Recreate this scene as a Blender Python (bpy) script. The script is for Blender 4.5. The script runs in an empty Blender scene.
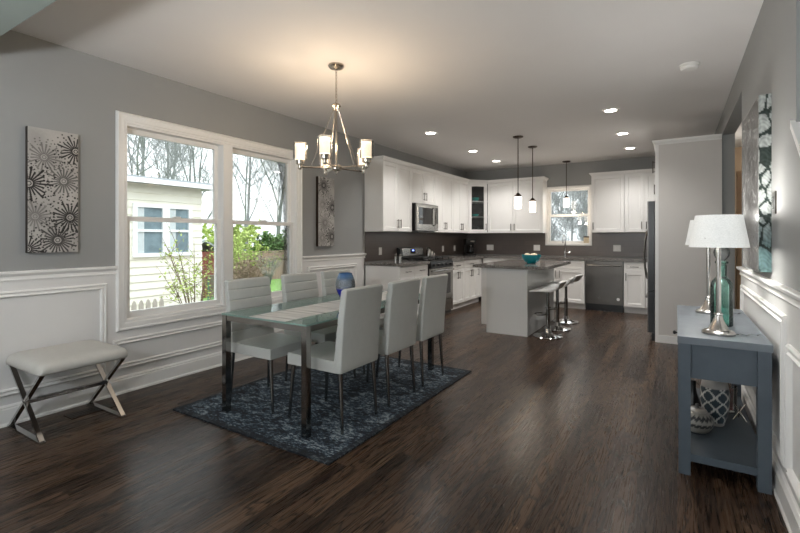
import bpy, bmesh, math, random
from mathutils import Vector, Matrix
R = math.radians
PI = math.pi
random.seed(7)
S = bpy.context.scene
COL = S.collection

# ------------------------------------------------------------------ camera, sky, exposure
CAM_H = 1.29
cd = bpy.data.cameras.new('camera')
cam = bpy.data.objects.new('camera', cd)
COL.objects.link(cam)
cam.location = (0, 0, CAM_H)
cam.rotation_euler = (R(90), 0, R(31.84))
cd.sensor_width = 36
cd.lens = 445 / 800 * 36
cd.shift_y = -(266.5 - 237.3) / 800
cd.clip_start = 0.05
cd.clip_end = 300
S.camera = cam

SKY = 0.52
w = bpy.data.worlds.new('overcast_sky')
S.world = w
w.use_nodes = True
nt = w.node_tree
nt.nodes.clear()
wo = nt.nodes.new('ShaderNodeOutputWorld')
bg = nt.nodes.new('ShaderNodeBackground')
tc = nt.nodes.new('ShaderNodeTexCoord')
sp = nt.nodes.new('ShaderNodeSeparateXYZ')
mr = nt.nodes.new('ShaderNodeMapRange')
mr.inputs[1].default_value = 0.0
mr.inputs[2].default_value = 1.0
mr.inputs[3].default_value = 1.0
mr.inputs[4].default_value = 2.8
nt.links.new(tc.outputs['Generated'], sp.inputs[0])
nt.links.new(sp.outputs[2], mr.inputs[0])
mu = nt.nodes.new('ShaderNodeMath')
mu.operation = 'MULTIPLY'
mu.inputs[1].default_value = SKY
nt.links.new(mr.outputs[0], mu.inputs[0])
nt.links.new(mu.outputs[0], bg.inputs[1])
bg.inputs[0].default_value = (0.92, 0.97, 1.0, 1)
nt.links.new(bg.outputs[0], wo.inputs[0])

S.view_settings.view_transform = 'Standard'
S.view_settings.look = 'None'
S.view_settings.gamma = 1
S.view_settings.use_curve_mapping = False
S.view_settings.exposure = 1.85
S.cycles.max_bounces = 10
S.cycles.diffuse_bounces = 5
S.cycles.glossy_bounces = 5
S.cycles.transmission_bounces = 8
S.cycles.transparent_max_bounces = 16
S.cycles.caustics_reflective = False
S.cycles.caustics_refractive = False
S.cycles.sample_clamp_indirect = 4.0

CHANDELIER_E = 0.30
CHANDELIER_W = 1.25
PENDANT_E = 2.0
PENDANT_W = 1.3
CAN_E = 8.0
CAN_W = 22.0
LAMP_E = 0.09
LAMP_W = 2.4
HALL_W = 3.5
LIVING_FILL_W = 34.0


# ------------------------------------------------------------------ helpers
def lin(c):
    def f(v):
        v /= 255.0
        return v / 12.92 if v <= 0.04045 else ((v + 0.055) / 1.055) ** 2.4
    return (f(c[0]), f(c[1]), f(c[2]), 1.0)


class N:
    """tiny node builder"""
    def __init__(self, name):
        self.m = bpy.data.materials.new(name)
        self.m.use_nodes = True
        self.t = self.m.node_tree
        self.b = self.t.nodes['Principled BSDF']
        self.out = self.t.nodes['Material Output']

    def n(self, typ, **kw):
        x = self.t.nodes.new(typ)
        for k, v in kw.items():
            if k.startswith('i_'):
                key = k[2:]
                x.inputs[int(key) if key.isdigit() else key.replace('_', ' ')].default_value = v
            else:
                setattr(x, k, v)
        return x

    def l(self, a, b):
        self.t.links.new(a, b)

    def coord(self, scale=(1, 1, 1), rot=(0, 0, 0), kind='Object'):
        t = self.n('ShaderNodeTexCoord')
        m = self.n('ShaderNodeMapping')
        m.inputs['Scale'].default_value = scale
        m.inputs['Rotation'].default_value = rot
        self.l(t.outputs[kind], m.inputs[0])
        return m.outputs[0]

    def noise(self, vec, scale=5, detail=4, rough=0.55, dist=0.0):
        x = self.n('ShaderNodeTexNoise')
        x.inputs['Scale'].default_value = scale
        x.inputs['Detail'].default_value = detail
        x.inputs['Roughness'].default_value = rough
        x.inputs['Distortion'].default_value = dist
        self.l(vec, x.inputs['Vector'])
        return x.outputs['Fac']

    def ramp(self, fac, stops, interp='LINEAR'):
        x = self.n('ShaderNodeValToRGB')
        x.color_ramp.interpolation = interp
        e = x.color_ramp.elements
        while len(e) < len(stops):
            e.new(0.5)
        for i, (p, c) in enumerate(stops):
            e[i].position = p
            e[i].color = c if len(c) == 4 else lin(c)
        self.l(fac, x.inputs[0])
        return x.outputs[0]

    def mix(self, fac, a, b, mode='MIX'):
        x = self.n('ShaderNodeMix', data_type='RGBA', blend_type=mode)
        for s, v in ((x.inputs[0], fac), (x.inputs[6], a), (x.inputs[7], b)):
            if hasattr(v, 'links'):
                self.l(v, s)
            else:
                s.default_value = v
        return x.outputs[2]

    def math(self, op, a, b=0.0):
        x = self.n('ShaderNodeMath', operation=op)
        for s, v in ((x.inputs[0], a), (x.inputs[1], b)):
            if hasattr(v, 'links'):
                self.l(v, s)
            else:
                s.default_value = v
        return x.outputs[0]

    def bump(self, h, strength=0.2, dist=0.01):
        x = self.n('ShaderNodeBump')
        x.inputs['Strength'].default_value = strength
        x.inputs['Distance'].default_value = dist
        self.l(h, x.inputs['Height'])
        self.l(x.outputs[0], self.b.inputs['Normal'])

    def base(self, c):
        if hasattr(c, 'links'):
            self.l(c, self.b.inputs['Base Color'])
        else:
            self.b.inputs['Base Color'].default_value = c
        return self

    def p(self, **kw):
        for k, v in kw.items():
            self.b.inputs[k.replace('_', ' ')].default_value = v
        return self


def plain(name, c, rough=0.5, metal=0.0, noise=0.04, scale=18, bump=0.0, **kw):
    x = N(name)
    v = x.coord()
    f = x.noise(v, scale, 3)
    a = lin(c)
    lo = tuple(q * (1 - noise) for q in a[:3]) + (1,)
    hi = tuple(min(1, q * (1 + noise)) for q in a[:3]) + (1,)
    x.base(x.ramp(f, [(0.3, lo), (0.7, hi)]))
    x.p(Roughness=rough, Metallic=metal, **kw)
    if bump:
        x.bump(x.noise(v, scale * 12, 2), bump, 0.002)
    return x.m


def emit(name, c, strength, base=(240, 238, 230)):
    x = N(name)
    v = x.coord()
    f = x.noise(v, 40, 2)
    x.base(lin(base))
    a = c + (1,)
    b = tuple(q * 0.94 for q in c) + (1,)
    x.l(x.ramp(f, [(0.3, b), (0.7, a)]), x.b.inputs['Emission Color'])
    x.p(Emission_Strength=strength, Roughness=0.4)
    return x.m


M = {}
M['wall_gray'] = plain('wall_gray_paint', (149, 150, 149), 0.75, noise=0.015, scale=3)
M['wall_green'] = plain('wall_green_paint', (150, 160, 154), 0.75, noise=0.02, scale=3)
M['wall_tan'] = plain('wall_tan_paint', (170, 146, 120), 0.75, noise=0.02, scale=3)
M['ceiling'] = plain('ceiling_paint', (226, 224, 223), 0.8, noise=0.012, scale=2)
M['trim'] = plain('white_trim_paint', (234, 233, 231), 0.38, noise=0.012, scale=4)
M['wainscot'] = plain('white_wainscot_paint', (222, 221, 220), 0.45, noise=0.012, scale=4)
M['cab'] = plain('white_cabinet_paint', (232, 231, 229), 0.35, noise=0.01, scale=4)
M['island'] = plain('island_gloss_paint', (226, 227, 226), 0.18, noise=0.01, scale=4)
M['nickel'] = plain('brushed_nickel', (176, 168, 158), 0.24, 1.0, noise=0.06, scale=30)
M['chrome'] = plain('polished_chrome', (205, 205, 206), 0.06, 1.0, noise=0.02)
M['dark_chrome'] = plain('dark_chrome', (150, 147, 144), 0.12, 1.0, noise=0.03)
M['bench_metal'] = plain('bench_polished_steel', (190, 189, 188), 0.12, 1.0, noise=0.03)
M['pull'] = plain('pull_metal', (98, 94, 90), 0.3, 1.0, noise=0.04)
M['steel'] = plain('stainless_steel', (158, 157, 154), 0.27, 1.0, noise=0.05, scale=8)
M['steel_dark'] = plain('slate_stainless_steel', (100, 96, 92), 0.3, 1.0, noise=0.05, scale=8)
M['black'] = plain('black_plastic', (16, 16, 17), 0.3, noise=0.1)
M['black_glass'] = plain('black_glass', (9, 9, 10), 0.05, noise=0.05)
M['iron'] = plain('cast_iron', (20, 20, 20), 0.55, noise=0.1, bump=0.1)
M['bronze'] = plain('pendant_bronze', (74, 62, 54), 0.35, 0.9, noise=0.05)
M['white_plastic'] = plain('white_plastic', (226, 225, 222), 0.4, noise=0.01)
M['leather'] = plain('white_leather', (192, 193, 189), 0.42, noise=0.02, scale=30, bump=0.08)
M['bench_fabric'] = plain('bench_leather', (196, 194, 188), 0.42, noise=0.02, scale=30, bump=0.06)
M['console'] = plain('blue_gray_paint', (78, 88, 97), 0.45, noise=0.05, scale=14)
M['console_top'] = plain('blue_gray_worn_top', (108, 116, 124), 0.4, noise=0.12, scale=9)
M['teal'] = plain('teal_ceramic', (10, 128, 140), 0.22, noise=0.04)
M['turquoise'] = plain('turquoise_ceramic', (20, 150, 140), 0.3, noise=0.04)
M['cream'] = plain('cream_ball', (214, 200, 172), 0.6, noise=0.1)
M['wood_door'] = plain('tan_wood_door', (186, 146, 106), 0.5, noise=0.08, scale=10)
M['shade_white'] = None


def mat_floor():
    x = N('dark_oak_strip_floor')
    t = x.n('ShaderNodeTexCoord')
    sx = x.n('ShaderNodeSeparateXYZ')
    x.l(t.outputs['Object'], sx.inputs[0])
    X, Y = sx.outputs[0], sx.outputs[1]
    PW, PL = 0.083, 1.15
    row = x.math('FLOOR', x.math('DIVIDE', X, PW))
    wn = x.n('ShaderNodeTexWhiteNoise', noise_dimensions='1D')
    x.l(row, wn.inputs['W'])
    off = x.math('MULTIPLY', wn.outputs['Value'], 7.3)
    yy = x.math('ADD', x.math('DIVIDE', Y, PL), off)
    colr = x.math('FLOOR', yy)
    cb = x.n('ShaderNodeCombineXYZ')
    x.l(row, cb.inputs[0])
    x.l(colr, cb.inputs[1])
    wn2 = x.n('ShaderNodeTexWhiteNoise', noise_dimensions='3D')
    x.l(cb.outputs[0], wn2.inputs['Vector'])
    tone = wn2.outputs['Value']
    # grain: stretched noise, shifted per board, cut into growth rings
    g = x.n('ShaderNodeCombineXYZ')
    x.l(x.math('MULTIPLY', X, 6.5), g.inputs[0])
    x.l(x.math('MULTIPLY', Y, 0.9), g.inputs[1])
    x.l(x.math('MULTIPLY', tone, 37.0), g.inputs[2])
    n1 = x.noise(g.outputs[0], 1.0, 3, 0.55, 0.5)
    rings = x.math('FRACT', x.math('MULTIPLY', n1, 13.0))
    rr = x.ramp(rings, [(0.0, (0.13, 0.13, 0.13, 1)), (0.16, (0.3, 0.3, 0.3, 1)), (0.34, (0.95, 0.95, 0.95, 1)), (0.85, (1, 1, 1, 1)), (1.0, (0.13, 0.13, 0.13, 1))])
    g2 = x.n('ShaderNodeCombineXYZ')
    x.l(x.math('MULTIPLY', X, 160.0), g2.inputs[0])
    x.l(x.math('MULTIPLY', Y, 5.0), g2.inputs[1])
    x.l(tone, g2.inputs[2])
    n2 = x.noise(g2.outputs[0], 1.0, 3, 0.6)
    fine = x.ramp(n2, [(0.35, (0.55, 0.55, 0.55, 1)), (0.6, (1, 1, 1, 1))])
    c = x.ramp(tone, [(0.0, (50, 37, 29)), (0.5, (70, 53, 41)), (1.0, (92, 72, 56))])
    c = x.mix(0.85, c, rr, 'MULTIPLY')
    c = x.mix(0.45, c, fine, 'MULTIPLY')
    # seams
    fx = x.math('FRACT', x.math('DIVIDE', X, PW))
    fy = x.math('FRACT', yy)
    s1 = x.math('LESS_THAN', fx, 0.025)
    s2 = x.math('LESS_THAN', fy, 0.0025)
    s = x.math('MAXIMUM', s1, s2)
    c = x.mix(s, c, lin((18, 13, 10)))
    x.base(c)
    x.p(Specular_IOR_Level=0.22)
    rg = x.math('ADD', x.math('MULTIPLY', n2, 0.12), 0.22)
    x.l(rg, x.b.inputs['Roughness'])
    h = x.math('SUBTRACT', x.math('MULTIPLY', rings, 0.15), s)
    x.bump(x.math('ADD', h, x.math('MULTIPLY', n2, 0.2)), 0.15, 0.0012)
    return x.m


def mat_granite():
    x = N('speckled_granite')
    v = x.coord()
    n1 = x.noise(v, 90, 4, 0.7)
    n2 = x.noise(v, 14, 3, 0.6)
    c = x.ramp(n1, [(0.36, (28, 27, 27)), (0.46, (96, 92, 89)), (0.55, (150, 146, 142)), (0.66, (205, 202, 198))])
    c = x.mix(0.5, c, x.ramp(n2, [(0.3, (90, 88, 86)), (0.7, (230, 228, 224))]), 'MULTIPLY')
    x.base(c)
    x.p(Roughness=0.12)
    return x.m


def mat_backsplash():
    x = N('dark_taupe_tile')
    t = x.n('ShaderNodeTexCoord')
    sx = x.n('ShaderNodeSeparateXYZ')
    x.l(t.outputs['Object'], sx.inputs[0])
    cb = x.n('ShaderNodeCombineXYZ')
    x.l(x.math('ADD', sx.outputs[0], sx.outputs[1]), cb.inputs[0])
    x.l(sx.outputs[2], cb.inputs[1])
    b = x.n('ShaderNodeTexBrick')
    b.inputs['Color1'].default_value = lin((98, 89, 84))
    b.inputs['Color2'].default_value = lin((90, 82, 78))
    b.inputs['Mortar'].default_value = lin((78, 71, 68))
    b.inputs['Scale'].default_value = 1.0
    b.inputs['Mortar Size'].default_value = 0.0016
    b.inputs['Brick Width'].default_value = 0.305
    b.inputs['Row Height'].default_value = 0.102
    x.l(cb.outputs[0], b.inputs['Vector'])
    x.base(b.outputs['Color'])
    x.p(Roughness=0.3)
    return x.m


def mat_rug():
    x = N('distressed_navy_rug')
    v = x.coord()
    n1 = x.noise(x.coord((1, 1.6, 1)), 6, 5, 0.7, 1.2)
    n2 = x.noise(x.coord((1, 2.4, 1)), 34, 3, 0.75)
    vo = x.n('ShaderNodeTexVoronoi', feature='DISTANCE_TO_EDGE')
    vo.inputs['Scale'].default_value = 7
    x.l(v, vo.inputs['Vector'])
    f = x.math('ADD', x.math('MULTIPLY', n1, 0.55), x.math('MULTIPLY', n2, 0.62))
    f = x.math('SUBTRACT', f, x.math('MULTIPLY', x.math('LESS_THAN', vo.outputs['Distance'], 0.02), 0.03))
    c = x.ramp(f, [(0.47, (5, 9, 15)), (0.56, (13, 24, 36)), (0.62, (56, 74, 90)), (0.70, (150, 158, 160))])
    # border band
    t = x.n('ShaderNodeTexCoord')
    sx = x.n('ShaderNodeSeparateXYZ')
    x.l(t.outputs['Object'], sx.inputs[0])
    ex = x.math('SUBTRACT', 0.76, x.math('ABSOLUTE', sx.outputs[0]))
    ey = x.math('SUBTRACT', 1.03, x.math('ABSOLUTE', sx.outputs[1]))
    e = x.math('MINIMUM', ex, ey)
    band = x.math('LESS_THAN', e, 0.045)
    c = x.mix(x.math('MULTIPLY', band, 0.7), c, lin((8, 11, 18)))
    x.base(c)
    x.p(Roughness=0.95)
    x.bump(n2, 0.6, 0.006)
    return x.m


def mat_runner():
    x = N('woven_striped_runner')
    t = x.n('ShaderNodeTexCoord')
    sx = x.n('ShaderNodeSeparateXYZ')
    x.l(t.outputs['Object'], sx.inputs[0])
    cb = x.n('ShaderNodeCombineXYZ')
    x.l(x.math('MULTIPLY', sx.outputs[1], 26.0), cb.inputs[1])
    x.l(x.math('MULTIPLY', sx.outputs[0], 1.5), cb.inputs[0])
    f = x.noise(cb.outputs[0], 1.0, 3, 0.7)
    x.base(x.ramp(f, [(0.35, (150, 147, 142)), (0.48, (196, 193, 187)), (0.62, (216, 214, 209))]))
    x.p(Roughness=0.8)
    return x.m


def mat_window_glass():
    x = N('window_glass')
    x.t.nodes.remove(x.b)
    tr = x.n('ShaderNodeBsdfTransparent')
    tr.inputs[0].default_value = (0.97, 0.985, 0.98, 1)
    gl = x.n('ShaderNodeBsdfGlossy')
    gl.inputs['Roughness'].default_value = 0.0
    fr = x.n('ShaderNodeFresnel')
    fr.inputs[0].default_value = 1.45
    v = x.coord()
    f = x.math('ADD', x.math('MULTIPLY', fr.outputs[0], 0.9), x.math('MULTIPLY', x.noise(v, 2, 1), 0.01))
    mx = x.n('ShaderNodeMixShader')
    x.l(f, mx.inputs[0])
    x.l(tr.outputs[0], mx.inputs[1])
    x.l(gl.outputs[0], mx.inputs[2])
    x.l(mx.outputs[0], x.out.inputs[0])
    return x.m


def mat_clear(name, tint, dens=0.5, rough=0.03, fres=1.5, body=None):
    """thin coloured glass: tinted transparency with fresnel gloss"""
    x = N(name)
    x.t.nodes.remove(x.b)
    tr = x.n('ShaderNodeBsdfTransparent')
    v = x.coord()
    f = x.noise(v, 8, 2)
    a = tint + (1,)
    b = tuple(min(1, q * 1.12) for q in tint) + (1,)
    x.l(x.ramp(f, [(0.35, a), (0.65, b)]), tr.inputs[0])
    di = x.n('ShaderNodeBsdfDiffuse')
    if body:
        a = body + (1,)
        b = tuple(min(1, q * 1.08) for q in body) + (1,)
    x.l(x.ramp(f, [(0.35, a), (0.65, b)]), di.inputs[0])
    m0 = x.n('ShaderNodeMixShader')
    m0.inputs[0].default_value = dens
    x.l(tr.outputs[0], m0.inputs[1])
    x.l(di.outputs[0], m0.inputs[2])
    gl = x.n('ShaderNodeBsdfGlossy')
    gl.inputs['Roughness'].default_value = rough
    fr = x.n('ShaderNodeFresnel')
    fr.inputs[0].default_value = fres
    mx = x.n('ShaderNodeMixShader')
    x.l(fr.outputs[0], mx.inputs[0])
    x.l(m0.outputs[0], mx.inputs[1])
    x.l(gl.outputs[0], mx.inputs[2])
    x.l(mx.outputs[0], x.out.inputs[0])
    return x.m


def mat_attr(name, rough=0.5, metal=0.0, bump=0.0):
    x = N(name)
    a = x.n('ShaderNodeVertexColor', layer_name='paint')
    v = x.coord()
    f = x.noise(v, 60, 2)
    x.base(x.mix(1.0, a.outputs[0], x.ramp(f, [(0.3, (0.93, 0.93, 0.93, 1)), (0.7, (1, 1, 1, 1))]), 'MULTIPLY'))
    x.p(Roughness=rough, Metallic=metal)
    if bump:
        x.bump(x.noise(v, 90, 3), bump, 0.003)
    return x.m


def mat_vase():
    x = N('cobalt_to_clear_glass')
    x.t.nodes.remove(x.b)
    t = x.n('ShaderNodeTexCoord')
    sx = x.n('ShaderNodeSeparateXYZ')
    x.l(t.outputs['Object'], sx.inputs[0])
    z = x.math('MULTIPLY', sx.outputs[2], 4.0)
    col = x.ramp(z, [(0.0, (10, 16, 120)), (0.46, (16, 28, 150)), (0.52, (222, 228, 234)), (0.74, (218, 226, 236)), (0.86, (130, 172, 215)), (1.0, (96, 146, 205))])
    den = x.ramp(z, [(0.0, (0.9, 0.9, 0.9, 1)), (0.46, (0.85, 0.85, 0.85, 1)), (0.52, (0.22, 0.22, 0.22, 1)), (0.75, (0.2, 0.2, 0.2, 1)), (0.9, (0.45, 0.45, 0.45, 1))])
    tr = x.n('ShaderNodeBsdfTransparent')
    di = x.n('ShaderNodeBsdfDiffuse')
    x.l(col, tr.inputs[0])
    x.l(col, di.inputs[0])
    m0 = x.n('ShaderNodeMixShader')
    x.l(den, m0.inputs[0])
    x.l(tr.outputs[0], m0.inputs[1])
    x.l(di.outputs[0], m0.inputs[2])
    gl = x.n('ShaderNodeBsdfGlossy')
    gl.inputs['Roughness'].default_value = 0.04
    fr = x.n('ShaderNodeFresnel')
    mx = x.n('ShaderNodeMixShader')
    x.l(fr.outputs[0], mx.inputs[0])
    x.l(m0.outputs[0], mx.inputs[1])
    x.l(gl.outputs[0], mx.inputs[2])
    x.l(mx.outputs[0], x.out.inputs[0])
    return x.m


def mat_cloth_shade():
    x = N('lit_white_linen')
    v = x.coord((120, 120, 300))
    f = x.noise(v, 1, 2)
    x.base(x.ramp(f, [(0.3, (225, 226, 224)), (0.7, (244, 245, 243))]))
    x.l(x.ramp(f, [(0.3, (0.88, 0.92, 0.91, 1)), (0.7, (1, 1, 0.98, 1))]), x.b.inputs['Emission Color'])
    x.p(Roughness=0.9, Emission_Strength=LAMP_E)
    return x.m


def mat_siding():
    x = N('cream_lap_siding')
    v = x.coord()
    f = x.noise(v, 2, 3)
    x.base(x.ramp(f, [(0.3, (230, 227, 212)), (0.7, (240, 238, 226))]))
    x.p(Roughness=0.7)
    return x.m


def mat_bark(name, a, b):
    x = N(name)
    f = x.noise(x.coord((1, 1, 0.25)), 9, 4, 0.7)
    x.base(x.ramp(f, [(0.3, a), (0.7, b)]))
    x.p(Roughness=0.9)
    return x.m


def mat_leaf(name, a, b):
    x = N(name)
    f = x.noise(x.coord(), 4, 3)
    x.base(x.ramp(f, [(0.3, a), (0.7, b)]))
    x.p(Roughness=0.7)
    return x.m


M['floor'] = mat_floor()
M['granite'] = mat_granite()
M['backsplash'] = mat_backsplash()
M['rug'] = mat_rug()
M['runner'] = mat_runner()
M['glass'] = mat_window_glass()
M['table_glass'] = mat_clear('green_tinted_table_glass', (0.76, 0.93, 0.87), 0.36, 0.02, 1.6, (0.52, 0.80, 0.71))  # green tint; pale diffuse body stands in for the window wall's reflection
M['bottle_glass'] = mat_clear('green_bottle_glass', (0.60, 0.84, 0.78), 0.05, 0.03, 1.55)
M['clear_glass'] = mat_clear('clear_glass', (0.86, 0.88, 0.88), 0.08, 0.02, 1.45)
M['cab_glass'] = mat_clear('cabinet_door_glass', (0.86, 0.87, 0.87), 0.02, 0.02, 1.3)
M['stopper_glass'] = mat_clear('smoky_stopper_glass', (0.30, 0.32, 0.32), 0.3, 0.03, 1.5)
M['vase'] = mat_vase()
M['art'] = mat_attr('starburst_canvas', 0.45, 0.15)
M['wall_art'] = mat_attr('silver_teal_resin', 0.2, 0.0, 0.2)
M['wall_art'].node_tree.nodes['Principled BSDF'].inputs['Specular IOR Level'].default_value = 0.3
M['pottery'] = mat_attr('glazed_pottery', 0.3)
M['linen'] = mat_cloth_shade()
M['chandelier_shade'] = emit('lit_frosted_glass_warm', (1.0, 0.78, 0.56), CHANDELIER_E)
M['shade_outer'] = mat_clear('clear_outer_shade_glass', (0.97, 0.95, 0.92), 0.16, 0.05, 1.3)
M['pendant_shade'] = emit('lit_frosted_glass', (1.0, 0.86, 0.72), PENDANT_E)
M['can'] = emit('lit_downlight_lens', (1.0, 0.94, 0.86), CAN_E)
M['display'] = emit('oven_clock_display', (0.25, 0.35, 1.0), 0.8, (8, 8, 20))
M['siding'] = mat_siding()
M['ext_white'] = plain('exterior_white_trim', (236, 238, 240), 0.6, noise=0.02)
M['ext_roof'] = plain('gray_roofing', (150, 155, 158), 0.8, noise=0.08)
M['ext_pane'] = plain('exterior_window_pane', (120, 138, 146), 0.08, noise=0.2, scale=5)
M['ext_curtain'] = plain('pale_curtain', (196, 204, 206), 0.9, noise=0.06, scale=25)
M['bark'] = mat_bark('gray_bark', (100, 104, 104), (140, 143, 143))
M['bark_brown'] = mat_bark('brown_twig_bark', (94, 78, 64), (136, 116, 96))
M['leaf_yellow'] = mat_leaf('spring_leaf', (150, 172, 84), (186, 200, 118))
M['leaf_green'] = mat_leaf('evergreen_leaf', (70, 104, 62), (124, 156, 92))
M['fence_wood'] = plain('weathered_fence_wood', (156, 130, 116), 0.85, noise=0.12, scale=6)
M['picket'] = plain('weathered_picket', (178, 172, 162), 0.85, noise=0.08)
M['lawn'] = plain('lawn', (112, 150, 74), 0.95, noise=0.2, scale=3)
M['earth'] = plain('bare_earth', (150, 143, 134), 0.95, noise=0.12, scale=2)
M['brick_red'] = plain('dark_red_shed_boards', (120, 62, 54), 0.8, noise=0.15, scale=8)
M['chainlink'] = plain('green_chain_link', (60, 110, 86), 0.5, noise=0.1)


# ---- mesh helpers
def bm_new():
    return bmesh.new()


def box(bm, x0, x1, y0, y1, z0, z1):
    v = [bm.verts.new(p) for p in ((x0, y0, z0), (x1, y0, z0), (x1, y1, z0), (x0, y1, z0), (x0, y0, z1), (x1, y0, z1), (x1, y1, z1), (x0, y1, z1))]
    for f in ((0, 3, 2, 1), (4, 5, 6, 7), (0, 1, 5, 4), (1, 2, 6, 5), (2, 3, 7, 6), (3, 0, 4, 7)):
        bm.faces.new([v[i] for i in f])
    return v


def bev(bm, w=0.004, seg=2, ang=30):
    es = [e for e in bm.edges if len(e.link_faces) == 2 and e.calc_face_angle(0) > R(ang)]
    bmesh.ops.bevel(bm, geom=es, offset=w, segments=seg, profile=0.5, affect='EDGES', clamp_overlap=True)


def loft(bm, loops, closed=True, cap0=True, cap1=True, wrap=False):
    rows = [[bm.verts.new(p) for p in L] for L in loops]
    n = len(rows[0])
    k = len(rows)
    for i in range(k if wrap else k - 1):
        a, b = rows[i], rows[(i + 1) % k]
        for j in range(n if closed else n - 1):
            bm.faces.new((a[j], a[(j + 1) % n], b[(j + 1) % n], b[j]))
    if cap0 and not wrap:
        bm.faces.new(rows[0][::-1])
    if cap1 and not wrap:
        bm.faces.new(rows[-1])
    return rows


def circ(r, z, n=24, cx=0, cy=0):
    return [(cx + r * math.cos(2 * PI * i / n), cy + r * math.sin(2 * PI * i / n), z) for i in range(n)]


def lathe(bm, prof, n=28, cx=0, cy=0, cap0=True, cap1=True):
    return loft(bm, [circ(max(r, 1e-4), z, n, cx, cy) for r, z in prof], True, cap0, cap1)


def tube(bm, pts, r, n=8, cap=True, closed=False):
    pts = [Vector(p) for p in pts]
    rs = r if isinstance(r, (list, tuple)) else [r] * len(pts)
    loops = []
    up = None
    k = len(pts)
    for i, p in enumerate(pts):
        if closed:
            d = (pts[(i + 1) % k] - pts[i - 1])
        else:
            d = (pts[min(i + 1, k - 1)] - pts[max(i - 1, 0)])
        d.normalize()
        if up is None:
            up = Vector((0, 0, 1)) if abs(d.z) < 0.9 else Vector((1, 0, 0))
        s = d.cross(up)
        s.normalize()
        up = s.cross(d)
        up.normalize()
        loops.append([p + (s * math.cos(2 * PI * j / n) + up * math.sin(2 * PI * j / n)) * rs[i] for j in range(n)])
    loft(bm, loops, True, cap, cap, wrap=closed)


def bar(bm, a, b, wx, wy, side=None):
    """rectangular bar from a to b; wx along 'side', wy across"""
    a, b = Vector(a), Vector(b)
    d = (b - a).normalized()
    s = Vector(side) if side else (Vector((0, 0, 1)) if abs(d.z) < 0.9 else Vector((1, 0, 0)))
    s = (s - d * s.dot(d)).normalized()
    t = d.cross(s)
    L = []
    for p in (a, b):
        L.append([p + s * (wx / 2) * i + t * (wy / 2) * j for i, j in ((-1, -1), (1, -1), (1, 1), (-1, 1))])
    loft(bm, L)


def rrect(x0, x1, y0, y1, r, z, seg=4):
    pts = []
    for cx, cy, a0 in ((x1 - r, y1 - r, 0), (x0 + r, y1 - r, 90), (x0 + r, y0 + r, 180), (x1 - r, y0 + r, 270)):
        for i in range(seg + 1):
            a = R(a0 + 90 * i / seg)
            pts.append((cx + r * math.cos(a), cy + r * math.sin(a), z))
    return pts


def obj(name, bm, mat, parent=None, smooth=35, loc=None, rotz=0, kind=None, label=None, recalc=True):
    if recalc:
        bmesh.ops.recalc_face_normals(bm, faces=bm.faces[:])
    me = bpy.data.meshes.new(name)
    bm.to_mesh(me)
    bm.free()
    for m in (mat if isinstance(mat, (list, tuple)) else [mat]):
        me.materials.append(m)
    if smooth:
        me.polygons.foreach_set('use_smooth', [True] * len(me.polygons))
        me.set_sharp_from_angle(angle=R(smooth))
    o = bpy.data.objects.new(name, me)
    COL.objects.link(o)
    if parent:
        o.parent = parent
    if loc:
        o.location = loc
    if rotz:
        o.rotation_euler = (0, 0, rotz)
    if kind:
        o['kind'] = kind
    if label:
        o['label'] = label
    return o


def tag(o, label, cat, group=None):
    o['label'] = label
    o['category'] = cat
    if group:
        o['group'] = group
    return o


def thing(name, label, cat, loc=(0, 0, 0), rotz=0, group=None):
    o = bpy.data.objects.new(name, None)
    o.empty_display_size = 0.1
    COL.objects.link(o)
    o.location = loc
    o.rotation_euler = (0, 0, rotz)
    return tag(o, label, cat, group)


def dup(root, loc, rotz=None, label=None):
    r = root.copy()
    COL.objects.link(r)
    r.location = loc
    if rotz is not None:
        r.rotation_euler = (0, 0, rotz)
    if label:
        r['label'] = label
    for ch in list(root.children):
        c = ch.copy()
        COL.objects.link(c)
        c.parent = r
        for g in list(ch.children):
            d = g.copy()
            COL.objects.link(d)
            d.parent = c
    return r


def struct(name, bm, mat, smooth=0):
    return obj(name, bm, mat, kind='structure', smooth=smooth)


def bx(name, mat, parent, x0, x1, y0, y1, z0, z1, bevel=0.003, seg=2, **kw):
    bm = bm_new()
    box(bm, x0, x1, y0, y1, z0, z1)
    if bevel:
        bev(bm, bevel, seg)
    return obj(name, bm, mat, parent, **kw)


def paint(o, fn):
    """colour attribute from the object's own coordinates (printed or glazed pattern)"""
    me = o.data
    a = me.color_attributes.new('paint', 'FLOAT_COLOR', 'POINT')
    buf = []
    for v in me.vertices:
        c = fn(v.co)
        buf += [c[0], c[1], c[2], 1.0]
    a.data.foreach_set('color', buf)


# ------------------------------------------------------------------ the room
LW, RW, BW, CZ = -3.91, 0.45, 9.05, 2.725
LY = -4.0                                  # rear of the room the camera stands in
HX = 1.85                                  # hall beyond the right wall
WY0, WY1, WZ0, WZ1 = 1.945, 3.925, 0.585, 2.245   # dining window opening
KX0, KX1, KZ0, KZ1 = -2.18, -1.385, 1.165, 2.25    # kitchen window opening
LV = (-3.3, -0.5, 0.5, 2.35)               # side window added to the unseen room behind

bm = bm_new()
box(bm, LW - 0.2, HX + 0.2, LY - 0.2, BW + 0.2, -0.2, 0.0)
struct('floor', bm, M['floor'])
bm = bm_new()
box(bm, LW - 0.2, HX + 0.2, LY - 0.2, BW + 0.2, CZ, CZ + 0.2)
struct('ceiling', bm, M['ceiling'])


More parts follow.
